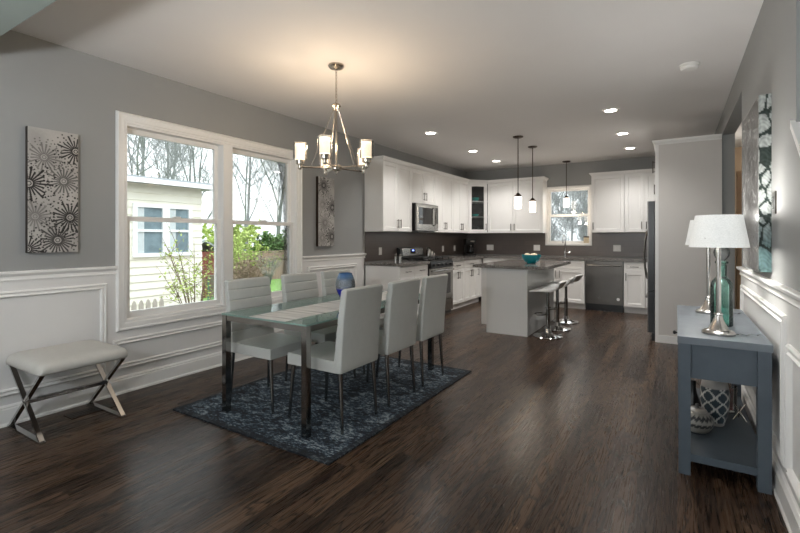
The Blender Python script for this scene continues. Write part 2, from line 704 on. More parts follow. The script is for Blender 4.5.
def wall_x(name, X0, X1, y0, y1, holes, mat):
    """wall slab between X0 and X1 with rectangular holes (y0,y1,z0,z1)"""
    bm = bm_new()
    ys = y0
    for h in sorted(holes):
        box(bm, X0, X1, ys, h[0], 0, CZ)
        if h[2] > 0:
            box(bm, X0, X1, h[0], h[1], 0, h[2])
        if h[3] < CZ:
            box(bm, X0, X1, h[0], h[1], h[3], CZ)
        ys = h[1]
    box(bm, X0, X1, ys, y1, 0, CZ)
    return struct(name, bm, mat)


def wall_y(name, Y0, Y1, x0, x1, holes, mat):
    bm = bm_new()
    xs = x0
    for h in sorted(holes):
        box(bm, xs, h[0], Y0, Y1, 0, CZ)
        if h[2] > 0:
            box(bm, h[0], h[1], Y0, Y1, 0, h[2])
        if h[3] < CZ:
            box(bm, h[0], h[1], Y0, Y1, h[3], CZ)
        xs = h[1]
    box(bm, xs, x1, Y0, Y1, 0, CZ)
    return struct(name, bm, mat)


wall_x('wall_left', LW - 0.16, LW, LY, BW, [LV, (WY0, WY1, WZ0, WZ1)], M['wall_gray'])
wall_y('wall_back', BW, BW + 0.16, LW - 0.16, HX, [(KX0, KX1, KZ0, KZ1)], M['wall_gray'])
wall_y('wall_front', LY - 0.16, LY, LW - 0.16, HX, [(-3.2, 0.9, 0.4, 2.4)], M['wall_green'])  # wide opening added behind the camera to let daylight in
wall_x('wall_hall', HX, HX + 0.12, LY, BW, [], M['wall_green'])
bm = bm_new()
box(bm, RW + 0.125, HX, 8.86, 8.98, 0, CZ)
struct('wall_hall_end', bm, M['wall_tan'])
bm = bm_new()
box(bm, RW + 0.125, HX, 4.40, 4.50, 0, CZ)
struct('wall_hall_stair', bm, M['wall_green'])
# right wall: full stretch, opening towards the hall, low sloped run beside the stair
prof = [(1.10, 0), (4.52, 0), (4.52, CZ), (2.595, CZ), (2.595, 1.76), (1.58, 0.90), (1.10, 0.90)]
bm = bm_new()
loft(bm, [[(RW, y, z) for y, z in prof], [(RW + 0.12, y, z) for y, z in prof]])
struct('wall_right', bm, M['wall_gray'])
bm = bm_new()
box(bm, RW, RW + 0.12, 4.52, 6.36, 2.478, CZ)
box(bm, RW, RW + 0.12, 6.36, BW, 0, CZ)
struct('wall_right_kitchen', bm, M['wall_gray'])
# sloped cap on the low stair wall
bm = bm_new()
sl = [(2.61, 1.80), (2.61, 1.765), (1.565, 0.875), (1.10, 0.875), (1.10, 0.905), (1.55, 0.905)]
loft(bm, [[(RW - 0.018, y, z + 0.012) for y, z in sl], [(RW + 0.14, y, z + 0.012) for y, z in sl]])
bev(bm, 0.006)
struct('trim_stair_cap', bm, M['trim'])
# header between this room and the one the camera stands in
bm = bm_new()
box(bm, LW, RW + 0.12, 0.78, 0.964, 2.45, CZ)
struct('wall_header', bm, M['wall_green'])
# an open door in the hall
d1 = bx('door_1', M['wood_door'], None, 0.60, 1.38, 6.50, 6.545, 0.0, 2.06, 0.004, kind='structure')
for pz in ((0.20, 0.95), (1.10, 1.92)):
    for px in ((0.70, 0.94), (1.04, 1.28)):
        bm = bm_new()
        a = lambda i, y: [(px[0] + i, y, pz[0] + i), (px[1] - i, y, pz[0] + i), (px[1] - i, y, pz[1] - i), (px[0] + i, y, pz[1] - i)]
        loft(bm, [a(0, 6.503), a(0, 6.494), a(0.03, 6.490), a(0.045, 6.496), a(0.045, 6.503)])
        obj('door_panel', bm, M['wood_door'], d1, smooth=0)

# ---- mouldings
def sweep_y(bm, prof, y0, y1, X, sgn):
    """profile of (out, z) extruded along Y on a wall at X; sgn=+1: sticks out towards +X"""
    loft(bm, [[(X + sgn * o, y, z) for o, z in prof] for y in (y0, y1)])


RAIL = [(0, .985), (.012, .985), (.016, .995), (.012, 1.003), (.012, 1.018), (.03, 1.03), (.036, 1.038), (.036, 1.050), (.03, 1.055), (0, 1.055)]
BASE = [(0, 0), (.028, 0), (.028, .012), (.020, .022), (.020, .112), (.014, .120), (.018, .126), (.012, .136), (0, .140)]


def frame_x(bm, X, sgn, y0, y1, z0, z1, prof):
    """mitred picture-frame moulding on a wall at X. prof: (inset, out)"""
    loft(bm, [[(X + sgn * o, y0 + i, z0 + i), (X + sgn * o, y1 - i, z0 + i), (X + sgn * o, y1 - i, z1 - i), (X + sgn * o, y0 + i, z1 - i)] for i, o in prof], wrap=True)


def frame_y(bm, Y, sgn, x0, x1, z0, z1, prof):
    loft(bm, [[(x0 + i, Y + sgn * o, z0 + i), (x1 - i, Y + sgn * o, z0 + i), (x1 - i, Y + sgn * o, z1 - i), (x0 + i, Y + sgn * o, z1 - i)] for i, o in prof], wrap=True)


PANEL = [(0, 0), (0, .010), (.008, .018), (.014, .018), (.020, .010), (.030, .010), (.038, .020), (.044, .014), (.048, .004), (.048, 0)]
WS = 0.006                                  # wainscot board thickness
k = [0]


def trim(bm, mat='trim', smooth=30):
    k[0] += 1
    return struct('trim_%d' % k[0], bm, M[mat], smooth)


bm = bm_new(); box(bm, LW, LW + WS, LY, 1.870, 0, 1.0); trim(bm, 'wainscot', 0)
bm = bm_new(); box(bm, LW, LW + WS, 1.870, 4.000, 0, 0.513); trim(bm, 'wainscot', 0)
bm = bm_new(); box(bm, LW, LW + WS, 4.000, 5.285, 0, 1.0); trim(bm, 'wainscot', 0)
bm = bm_new(); box(bm, RW - WS, RW, 1.10, 4.52, 0, 1.0 if False else 0.88); trim(bm, 'wainscot', 0)
bm = bm_new(); box(bm, RW - WS, RW, 1.62, 4.52, 0.88, 1.0); trim(bm, 'wainscot', 0)
bm = bm_new(); sweep_y(bm, RAIL, LY, 1.870, LW, 1); trim(bm)
bm = bm_new(); sweep_y(bm, RAIL, 4.000, 5.305, LW, 1); trim(bm)
bm = bm_new(); sweep_y(bm, RAIL, 1.75, 4.525, RW, -1); trim(bm)
bm = bm_new(); sweep_y(bm, BASE, LY, 5.285, LW + WS, 1); struct('baseboard_left', bm, M['trim'], 30)
bm = bm_new(); sweep_y(bm, BASE, 1.10, 4.525, RW - WS, -1); struct('baseboard_right', bm, M['trim'], 30)
for a in ((0.15, 1.80, .20, .92), (1.845, 3.96, .20, .45), (4.10, 5.10, .20, .92)):
    bm = bm_new(); frame_x(bm, LW + WS, 1, *a, PANEL); trim(bm)
for a in ((2.75, 4.40, .20, .92), (1.80, 2.68, .20, .80)):
    bm = bm_new(); frame_x(bm, RW - WS, -1, *a, PANEL); trim(bm)

# ---- dining window (two double-hung units in one casing)
CAS = [(0, 0), (0, .012), (.010, .030), (.020, .030), (.026, .020), (.045, .022), (.062, .020), (.070, .014), (.086, .014), (.086, 0)]


def sash_x(bm, X, t, y0, y1, z0, z1, w, wb=None):
    """rectangular sash ring centred on plane X"""
    wb = wb or w
    L = []
    for x, i in ((X - t, 0), (X + t, 0), (X + t, 1), (X - t, 1)):
        L.append([(x, y0 + i * w, z0 + i * wb), (x, y1 - i * w, z0 + i * wb), (x, y1 - i * w, z1 - i * w), (x, y0 + i * w, z1 - i * w)])
    loft(bm, L, wrap=True)


def sash_y(bm, Y, t, x0, x1, z0, z1, w, wb=None):
    wb = wb or w
    L = []
    for y, i in ((Y - t, 0), (Y + t, 0), (Y + t, 1), (Y - t, 1)):
        L.append([(x0 + i * w, y, z0 + i * wb), (x1 - i * w, y, z0 + i * wb), (x1 - i * w, y, z1 - i * w), (x0 + i * w, y, z1 - i * w)])
    loft(bm, L, wrap=True)


w1 = bpy.data.objects.new('window_1', None); COL.objects.link(w1); w1['kind'] = 'structure'
bm = bm_new(); frame_x(bm, LW, 1, 1.870, 4.000, .512, 2.331, CAS); obj('window_casing', bm, M['trim'], w1, 30)
bm = bm_new()
sash_x(bm, LW - .075, .075, WY0, WY1, WZ0, WZ1, .018)
obj('window_jamb', bm, M['trim'], w1, 0)
bm = bm_new(); box(bm, LW - .15, LW + .002, 2.895, 3.005, WZ0 + .018, WZ1 - .018); obj('window_mullion', bm, M['trim'], w1, 0)
for y0, y1 in ((WY0 + .018, 2.895), (3.005, WY1 - .018)):
    bm = bm_new(); sash_x(bm, LW - .105, .018, y0, y1, 1.43, WZ1 - .018, .042, .04); up = obj('window_sash', bm, M['trim'], w1, 0)
    bm = bm_new(); box(bm, LW - .108, LW - .102, y0 + .04, y1 - .04, 1.465, WZ1 - .058); obj('window_pane', bm, M['glass'], up, 0)
    bm = bm_new(); sash_x(bm, LW - .062, .018, y0, y1, WZ0 + .018, 1.47, .042, .055); lo = obj('window_sash', bm, M['trim'], w1, 0)
    bm = bm_new(); box(bm, LW - .065, LW - .059, y0 + .04, y1 - .04, WZ0 + .07, 1.432); obj('window_pane', bm, M['glass'], lo, 0)
    bm = bm_new(); box(bm, LW - .075, LW - .03, (y0 + y1) / 2 - .03, (y0 + y1) / 2 + .03, 1.47, 1.482); bev(bm, .004); obj('sash_lock', bm, M['white_plastic'], lo)

# ---- kitchen window
w2 = bpy.data.objects.new('window_2', None); COL.objects.link(w2); w2['kind'] = 'structure'
CAS2 = [(0, 0), (0, .010), (.006, .018), (.040, .018), (.046, .010), (.046, 0)]
bm = bm_new(); frame_y(bm, BW, -1, KX0 - .035, KX1 + .035, KZ0 - .035, KZ1 + .035, CAS2); obj('window_casing', bm, M['trim'], w2, 30)
bm = bm_new(); sash_y(bm, BW + .075, .075, KX0, KX1, KZ0, KZ1, .015); obj('window_jamb', bm, M['trim'], w2, 0)
bm = bm_new(); sash_y(bm, BW + .105, .018, KX0 + .015, KX1 - .015, 1.70, KZ1 - .015, .04); up = obj('window_sash', bm, M['trim'], w2, 0)
bm = bm_new(); box(bm, KX0 + .05, KX1 - .05, BW + .102, BW + .108, 1.735, KZ1 - .05); obj('window_pane', bm, M['glass'], up, 0)
bm = bm_new(); sash_y(bm, BW + .062, .018, KX0 + .015, KX1 - .015, KZ0 + .015, 1.735, .04); lo = obj('window_sash', bm, M['trim'], w2, 0)
bm = bm_new(); box(bm, KX0 + .05, KX1 - .05, BW + .059, BW + .065, KZ0 + .05, 1.70); obj('window_pane', bm, M['glass'], lo, 0)

# ---- windows added to the unseen room behind the camera for more daylight
w3 = bpy.data.objects.new('added_window_3', None); COL.objects.link(w3); w3['kind'] = 'structure'
bm = bm_new(); sash_y(bm, LY - .08, .03, -3.2, 0.9, 0.4, 2.4, .06); obj('window_frame', bm, M['trim'], w3, 0)
for px in (-1.85, -0.45):
    bm = bm_new(); box(bm, px - .03, px + .03, LY - .11, LY - .05, .46, 2.34); obj('window_mullion', bm, M['trim'], w3, 0)
bm = bm_new(); box(bm, -3.14, .84, LY - .083, LY - .077, .46, 2.34); obj('window_pane', bm, M['glass'], w3, 0)
w4 = bpy.data.objects.new('added_window_4', None); COL.objects.link(w4); w4['kind'] = 'structure'
bm = bm_new(); sash_x(bm, LW - .08, .03, LV[0], LV[1], LV[2], LV[3], .06); obj('window_frame', bm, M['trim'], w4, 0)
bm = bm_new(); box(bm, LW - .083, LW - .077, LV[0] + .06, LV[1] - .06, LV[2] + .06, LV[3] - .06); obj('window_pane', bm, M['glass'], w4, 0)

# ---- backsplash
bm = bm_new(); box(bm, LW, LW + .008, 5.315, BW - .008, .93, 1.372); tr = struct('wall_left_backsplash', bm, M['backsplash'])
bm = bm_new(); box(bm, LW, KX0 - .036, BW - .008, BW, .93, 1.40); box(bm, KX0 - .036, KX1 + .036, BW - .008, BW, .93, KZ0 - .036)
box(bm, KX1 + .036, RW, BW - .008, BW, .93, 1.40)
struct('wall_back_backsplash', bm, M['backsplash'])


# ------------------------------------------------------------------ kitchen cabinets
def shaker(bm, x0, x1, z0, z1, yf=-.02, rail=.055, rec=.012):
    def r(i, y):
        return [(x0 + i, y, z0 + i), (x1 - i, y, z0 + i), (x1 - i, y, z1 - i), (x0 + i, y, z1 - i)]
    loft(bm, [r(0, 0), r(0, yf + .002), r(.002, yf), r(rail, yf), r(rail + .008, yf + rec)])


def pull(parent, x, z, length, vertical=True, yf=-.02, mat='pull', name='handle'):
    bm = bm_new()
    h = length / 2
    o = .03
    if vertical:
        P = [(x, yf + .002, z - h + .015), (x, yf - o, z - h + .015), (x, yf - o, z + h - .015), (x, yf + .002, z + h - .015)]
        tube(bm, [(x, yf - o, z - h), (x, yf - o, z + h)], .0065, 8)
    else:
        P = [(x - h + .015, yf + .002, z), (x - h + .015, yf - o, z), (x + h - .015, yf - o, z), (x + h - .015, yf + .002, z)]
        tube(bm, [(x - h, yf - o, z), (x + h, yf - o, z)], .0065, 8)
    tube(bm, P[:2], .0045, 6)
    tube(bm, P[2:], .0045, 6)
    return obj(name, bm, M[mat], parent)


def cab_door(parent, x0, x1, z0, z1, hx=None, hz=None, hl=.13, g=.0025):
    bm = bm_new()
    shaker(bm, x0 + g, x1 - g, z0 + g, z1 - g)
    d = obj('door', bm, M['cab'], parent, smooth=0)
    if hx is not None:
        pull(d, hx, hz, hl)
    return d


def cab_drawer(parent, x0, x1, z0, z1, handle=True, g=.0025, name='drawer'):
    bm = bm_new()
    shaker(bm, x0 + g, x1 - g, z0 + g, z1 - g, rail=.035, rec=.006)
    d = obj(name, bm, M['cab'], parent, smooth=0)
    if handle:
        pull(d, (x0 + x1) / 2, (z0 + z1) / 2, min(.13, (x1 - x0) * .5), False)
    return d


def crown(parent, w, z, depth, left=True, right=True):
    bm = bm_new()
    prof = [(0, 0), (.004, .0), (.008, .012), (.028, .034), (.032, .046), (.032, .052)]
    L = []
    for o, dz in prof:
        xl, xr = (-o if left else 0), (w + o if right else w)
        L.append([(xl, depth, z + dz), (xl, -.02 - o, z + dz), (xr, -.02 - o, z + dz), (xr, depth, z + dz)])
    loft(bm, L)
    return obj('crown', bm, M['cab'], parent, smooth=0)


UZ0, UZ1, UD = 1.375, 2.41, .31


def upper(label, loc, rotz, w, doors, z0=UZ0, z1=UZ1, depth=UD, handles='pair', cl=False, cr=False, hz=None):
    t = thing('wall_cabinet', label, 'cabinet', loc, rotz, 'white wall cabinets')
    bx('body', M['cab'], t, 0.0008, w - .0008, 0, depth, z0, z1, 0.0)
    hz = hz if hz is not None else z0 + .12
    n = len(doors)
    for i, (a, b, side) in enumerate(doors):
        hx = b - .035 if side == 'r' else a + .035
        cab_door(t, a, b, z0 + .004, z1 - .01, hx, hz)
    crown(t, w, z1 - .004, depth, cl, cr)
    return t


ROT_L = R(90)
UX = LW + .002 + UD       # carcass front of the left uppers
LYW = lambda y: (UX, y, 0)
upper('white two-door wall cabinet at the near end of the left run beside the gray wall', (UX, 5.30, 0), ROT_L, .83, [(.002, .415, 'r'), (.415, .828, 'l')], cl=True)
upper('short white two-door wall cabinet directly above the microwave', (UX, 6.131, 0), ROT_L, .80, [(.002, .40, 'r'), (.40, .798, 'l')], z0=1.845)
upper('white two-door wall cabinet just right of the microwave', (UX, 6.932, 0), ROT_L, .735, [(.002, .367, 'r'), (.367, .733, 'l')])
upper('white two-door wall cabinet just left of the glass corner cabinet', (UX, 7.668, 0), ROT_L, .72, [(.002, .36, 'r'), (.36, .718, 'l')])

# corner cabinet with glass door, set diagonally
cc = thing('corner_cabinet', 'white diagonal corner wall cabinet with a narrow glass door', 'cabinet', (0, 0, 0))
ax, ay = UX + .02, 8.39
dx, dy = -3.30, BW - .002 - UD - .02
cdn = [(LW + .001, BW - .001), (LW + .001, ay), (ax - .02, ay), (dx, dy + .02), (dx, BW - .001)]


def ring(z, pts):
    return [(x, y, z) for x, y in pts]


def pslab(bm, pts, z0, z1):
    loft(bm, [ring(z0, pts), ring(z1, pts)])


for nm, zz in (('bottom_panel', (UZ0, UZ0 + .02)), ('top_panel', (UZ1 - .02, UZ1))):
    bm = bm_new(); pslab(bm, cdn, *zz); obj(nm, bm, M['cab'], cc, smooth=0)
for zz in (1.70, 2.02):
    bm = bm_new(); pslab(bm, [(x * .98 - .076 if i in (0, 1) else x, y) for i, (x, y) in enumerate(cdn)], zz, zz + .014); obj('shelf', bm, M['cab'], cc, smooth=0)
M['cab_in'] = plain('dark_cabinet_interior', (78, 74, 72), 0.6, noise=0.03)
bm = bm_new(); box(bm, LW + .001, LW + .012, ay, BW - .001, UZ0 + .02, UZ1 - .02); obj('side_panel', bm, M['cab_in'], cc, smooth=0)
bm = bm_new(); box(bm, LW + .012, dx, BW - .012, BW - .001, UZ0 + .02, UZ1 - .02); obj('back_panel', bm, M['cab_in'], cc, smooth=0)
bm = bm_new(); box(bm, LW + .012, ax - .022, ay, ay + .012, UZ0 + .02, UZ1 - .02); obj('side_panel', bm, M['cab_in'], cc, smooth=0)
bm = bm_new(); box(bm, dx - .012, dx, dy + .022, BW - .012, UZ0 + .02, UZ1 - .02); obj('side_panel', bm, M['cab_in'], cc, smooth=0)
vx, vy = dx - ax, dy - ay
ln = math.hypot(vx, vy)
ang = math.atan2(vy, vx)
# the door, built in the plane of the diagonal
dp = bpy.data.objects.new('door', None)
bm = bm_new()
g = .003
sash_y(bm, 0.012, .010, g, ln - g, UZ0 + .004, UZ1 - .01, .07)
dr = obj('door', bm, M['cab'], cc, smooth=0, loc=(ax, ay, 0), rotz=ang)
bm = bm_new(); box(bm, .07, ln - .07, .008, .013, UZ0 + .07, UZ1 - .08); obj('door_glass', bm, M['cab_glass'], dr, smooth=0)
pull(dr, ln - .04, UZ0 + .13, .13, yf=.002)
bpy.data.objects.remove(dp)
bm = bm_new()
prof = [(0, 0), (.004, .0), (.008, .012), (.028, .034), (.032, .046), (.032, .052)]
nx, ny = vy / ln, -vx / ln
L = []
for o, dz in prof:
    L.append([(LW + .001, BW - .001, UZ1 - .004 + dz), (LW + .001, ay, UZ1 - .004 + dz), (ax + o * .4, ay - o * .4 * 0, UZ1 - .004 + dz), (ax + nx * o, ay + ny * o, UZ1 - .004 + dz), (dx + nx * o, dy + ny * o, UZ1 - .004 + dz), (dx, dy - o, UZ1 - .004 + dz), (dx, BW - .001, UZ1 - .004 + dz)])
loft(bm, L)
obj('crown', bm, M['cab'], cc, smooth=0)

# bowls and glasses on its shelves
def bowl_bm(bm, r, h, t=.004, n=28, foot=.45):
    lathe(bm, [(r * foot, 0), (r * .75, h * .3), (r * .95, h * .7), (r, h), (r - t, h), (r * .93 - t, h * .7), (r * .7, h * .34), (r * foot * .6, h * .12)], n)


for z, rr, hh, lb in ((2.035, .075, .075, 'small turquoise bowl on the top shelf of the glass cabinet'), (1.396, .08, .085, 'turquoise bowl on the bottom of the glass cabinet'), (1.715, .07, .055, 'turquoise bowl on the middle shelf of the glass cabinet')):
    bm = bm_new(); bowl_bm(bm, rr, hh)
    if z == 1.396:
        continue
    tag(obj('bowl', bm, M['turquoise'], loc=(-3.535, 8.66, z)), lb, 'bowl', 'turquoise bowls in the glass cabinet')
for i, (px, py) in enumerate(((-3.56, 8.62), (-3.50, 8.70))):
    bm = bm_new(); lathe(bm, [(.028, 0), (.032, .005), (.036, .12), (.034, .12), (.029, .01)], 16, cap1=False)
    tag(obj('drinking_glass', bm, M['clear_glass'], loc=(px, py, 1.396)), ('clear drinking glass at the bottom of the glass cabinet, left one', 'clear drinking glass at the bottom of the glass cabinet, right one')[i], 'glass', 'glasses in the glass cabinet')

UYF = BW - .002 - UD
upper('white wall cabinet with two wide doors left of the kitchen window', (-3.298, UYF, 0), 0, 1.118, [(.002, .53, 'r'), (.53, 1.116, 'l')], cr=True)
upper('white single-door wall cabinet right of the kitchen window', (-1.318, UYF, 0), 0, .545, [(.002, .543, 'l')], cl=True)
upper('white wall cabinet with two narrow doors beside the refrigerator alcove', (-.772, UYF, 0), 0, .70, [(.002, .30, 'r'), (.30, .698, 'l')])

BZ1, BD = .876, .58


def basecab(label, loc, rotz, w, doors, drawers, blank=None, depth=BD):
    t = thing('base_cabinet', label, 'cabinet', loc, rotz, 'white base cabinets')
    bm = bm_new()
    box(bm, .0008, w - .0008, 0, depth, .105, BZ1)
    box(bm, .0008, w - .0008, .065, depth, 0, .105)
    obj('body', bm, M['cab'], t, smooth=0)
    for a, b, h in drawers:
        cab_drawer(t, a, b, .715, .868, h, name='drawer')
    for a, b, side in doors:
        hx = b - .035 if side == 'r' else a + .035
        cab_door(t, a, b, .11, .712, hx, .62)
    return t


BX = LW + .002 + BD + .01
basecab('white base cabinet at the near end of the left counter, two drawers over doors', (BX, 5.31, 0), ROT_L, .83, [(.002, .415, 'r'), (.415, .828, 'l')], [(.002, .415, True), (.415, .828, True)])
basecab('white base cabinet right next to the range, one drawer over two doors', (BX, 6.962, 0), ROT_L, .585, [(.002, .293, 'r'), (.293, .583, 'l')], [(.002, .583, True)])
basecab('white base cabinet between the range side cabinet and the corner, two drawer fronts', (BX, 7.548, 0), ROT_L, .905, [(.002, .30, 'r'), (.30, .60, 'l'), (.60, .798, 'l')], [(.002, .60, True), (.60, .798, False)])
BYF = BW - .002 - BD - .01
basecab('white corner base cabinet left of the sink, behind the island', (-3.295, BYF, 0), 0, .995, [(.36, .68, 'r'), (.68, .993, 'l')], [(.36, .68, True), (.68, .993, True)])
basecab('white sink base cabinet below the kitchen window with a plain false front', (-2.298, BYF, 0), 0, .915, [(.002, .457, 'r'), (.457, .913, 'l')], [(.002, .913, False)])
basecab('narrow white base cabinet right of the dishwasher, one drawer over one door', (-.762, BYF, 0), 0, .325, [(.002, .323, 'l')], [(.002, .323, True)])
basecab('white filler base cabinet at the right end of the back counter', (-.435, BYF, 0), 0, .40, [(.002, .398, 'r')], [(.002, .398, False)])


# ---- countertops
def slab_poly(name, pts, z0, z1, mat, label, cat):
    bm = bm_new()
    pslab(bm, pts, z0, z1)
    bev(bm, .004, 2)
    return tag(obj(name, bm, mat), label, cat)


CF = -3.265
slab_poly('countertop', [(LW + .001, 5.285), (CF, 5.285), (CF, 6.143), (LW + .001, 6.143)], .878, .918, M['granite'], 'short speckled granite countertop left of the range', 'countertop')
slab_poly('countertop', [(LW + .001, 6.96), (CF, 6.96), (CF, BYF - .045), (-.04, BYF - .045), (-.04, BW - .001), (LW + .001, BW - .001)], .878, .918, M['granite'], 'L-shaped speckled granite countertop running from the range under the window', 'countertop')

# ---- refrigerator alcove
FY0, FY1 = 6.36, 7.28
alc = thing('tall_cabinet_surround', 'tall white end panel facing the dining room beside the refrigerator', 'panel', (0, 0, 0))
M['end_panel'] = plain('darker_panel_white', (204, 200, 196), 0.4, noise=0.01, scale=4)  # panel tone set darker and warmer than the cabinet white
bx('panel', M['end_panel'], alc, -.205, RW - .002, 6.325, 6.355, 0, 2.43, .002)
bx('stile', M['cab'], alc, -.222, -.185, 6.322, 6.357, 0, 2.43, .002)
bm = bm_new()
L = []
for o, dz in [(0, 0), (.004, .0), (.008, .012), (.028, .034), (.032, .046), (.032, .055)]:
    L.append([(-.222 - o, 6.358, 2.425 + dz), (-.222 - o, 6.322 - o, 2.425 + dz), (RW - .003, 6.322 - o, 2.425 + dz), (RW - .003, 6.358, 2.425 + dz)])
loft(bm, L)
obj('crown', bm, M['cab'], alc, smooth=0)
bm = bm_new(); box(bm, -.205, RW - .003, 6.316, 6.325, 0, .09); bev(bm, .003); obj('plinth', bm, M['cab'], alc, smooth=0)
ofc = thing('wall_cabinet', 'white cabinet above the refrigerator, seen almost edge-on', 'cabinet', (-.20, FY1, 0), R(-90), 'white wall cabinets')
bx('body', M['cab'], ofc, 0, .92, 0, .60, 1.79, 2.43, 0.0)
cab_door(ofc, .003, .46, 1.795, 2.42, .425, 1.93)
cab_door(ofc, .46, .917, 1.795, 2.42, .86, 2.17, .15)
crown(ofc, .92, 2.426, .60, True, False)
fr = thing('refrigerator', 'tall dark stainless refrigerator standing in the white alcove', 'refrigerator', (-.23, FY1 - .005, 0), R(-90))
bx('body', M['black'], fr, .006, .905, 0, .62, .05, 1.745, .006)
for i, (a, b) in enumerate(((.008, .452), (.458, .903))):
    dd = bx('door', M['black'], fr, a, b, -.068, -.004, .62, 1.74, .006, 3)
    bx('door_skin', M['steel_dark'], dd, a, b, -.078, -.0685, .62, 1.74, .004, 3)
    bm = bm_new()
    hx = .425 if i == 0 else .485
    tube(bm, [(hx, -.07, .72), (hx, -.105, .75), (hx, -.128, .90), (hx, -.138, 1.06), (hx, -.128, 1.22), (hx, -.105, 1.37), (hx, -.07, 1.40)], .012, 10)
    obj('handle', bm, M['steel'], dd)
dd = bx('freezer_drawer', M['black'], fr, .008, .903, -.068, -.004, .10, .612, .006, 3)
bx('drawer_skin', M['steel_dark'], dd, .008, .903, -.078, -.0685, .10, .612, .004, 3)
bm = bm_new(); tube(bm, [(.12, -.07, .53), (.14, -.095, .53), (.455, -.10, .53), (.77, -.095, .53), (.79, -.07, .53)], .012, 10); obj('handle', bm, M['steel'], dd)
bx('kick_plate', M['black'], fr, .01, .90, -.03, .02, 0.0, .095, .002)

# ---- microwave
mw = thing('microwave', 'stainless over-the-range microwave with a dark window', 'microwave', (-3.535, 6.16, 0), ROT_L)
MWW = .745
bx('body', M['black'], mw, 0, MWW, 0, .365, 1.40, 1.838, .004)
dd = bx('door', M['steel'], mw, .004, .60, -.03, -.001, 1.435, 1.834, .006)
bx('window', M['black_glass'], dd, .055, .525, -.034, -.026, 1.505, 1.775, .004)
bm = bm_new(); tube(bm, [(.565, -.025, 1.48), (.575, -.06, 1.50), (.583, -.072, 1.635), (.575, -.06, 1.77), (.565, -.025, 1.79)], .011, 10); obj('handle', bm, M['steel'], dd)
bx('control_panel', M['steel'], mw, .603, MWW - .004, -.03, -.001, 1.435, 1.834, .006)
bx('vent_strip', M['steel'], mw, .004, MWW - .004, -.028, -.001, 1.402, 1.431, .004)
bx('keypad', M['black_glass'], mw, .625, MWW - .025, -.034, -.028, 1.52, 1.79, .003)

# ---- range
rg = thing('range', 'freestanding stainless gas range with black cooktop', 'range', (-3.285, 6.148, 0), ROT_L)
RWD = .805
bx('body', M['black'], rg, .002, RWD, .0, .605, .02, .905, .004)
bx('cooktop', M['black_glass'], rg, .0, RWD + .002, -.02, .60, .906, .925, .004)
for a in (.03, .285, .54):
    bm = bm_new()
    b = a + .235
    P = [(a, .03), (b, .03), (b, .55), (a, .55)]
    tube(bm, [(x, y, .958) for x, y in P], .009, 6, closed=True)
    for y in (.16, .29, .42):
        tube(bm, [(a, y, .958), (b, y, .958)], .008, 6)
    for x, y in P:
        tube(bm, [(x, y, .958), (x, y, .924)], .008, 6)
    obj('grate', bm, M['iron'], rg)
for x in (.15, .655):
    for y in (.15, .43):
        bm = bm_new(); lathe(bm, [(.045, .925), (.045, .935), (.03, .945), (.0, .947)], 16, x, y); obj('burner', bm, M['iron'], rg)
bm = bm_new()
loft(bm, [[(x, -.045, .80), (x, -.028, .905), (x, 0, .905), (x, 0, .80)] for x in (.002, RWD)])
bev(bm, .004)
cp = obj('control_panel', bm, M['black'], rg)
for x in (.10, .25, .40, .55, .70):
    bm = bm_new()
    loft(bm, [[(x + r * math.cos(2 * PI * i / 14), y, .85 + r * math.sin(2 * PI * i / 14)) for i in range(14)] for r, y in ((.024, -.03), (.022, -.06), (.018, -.066))])
    obj('knob', bm, M['black'], cp)
dd = bx('oven_door', M['steel'], rg, .004, RWD - .002, -.035, -.001, .27, .795, .006)
bx('oven_window', M['black_glass'], dd, .10, RWD - .10, -.039, -.03, .36, .70, .004)
bm = bm_new(); tube(bm, [(.05, -.03, .755), (.05, -.075, .755), (RWD - .05, -.075, .755), (RWD - .05, -.03, .755)], .012, 10); obj('handle', bm, M['steel'], dd)
dd = bx('warming_drawer', M['steel'], rg, .004, RWD - .002, -.035, -.001, .07, .262, .006)
bm = bm_new()
loft(bm, [[(x, .525, .92), (x, .545, 1.10), (x, .605, 1.12), (x, .605, .92)] for x in (.02, RWD - .02)])
bev(bm, .005)
bg_ = obj('backguard', bm, M['black'], rg)
bm = bm_new()
loft(bm, [[(x, .526, .985), (x, .538, 1.108), (x, .552, 1.112), (x, .552, .985)] for x in (.075, RWD - .04)])
bev(bm, .004)
st = obj('guard_face', bm, M['steel'], bg_)
bm = bm_new(); loft(bm, [[(x, .5235, .995 + .02), (x, .532, 1.095), (x, .545, 1.095), (x, .545, 1.015)] for x in (.34, .50)]); obj('display', bm, M['black_glass'], bg_, smooth=0)
bm = bm_new(); loft(bm, [[(x, .522, 1.055), (x, .5255, 1.08), (x, .536, 1.08), (x, .536, 1.055)] for x in (.385, .445)]); obj('clock_digits', bm, M['display'], bg_, smooth=0)

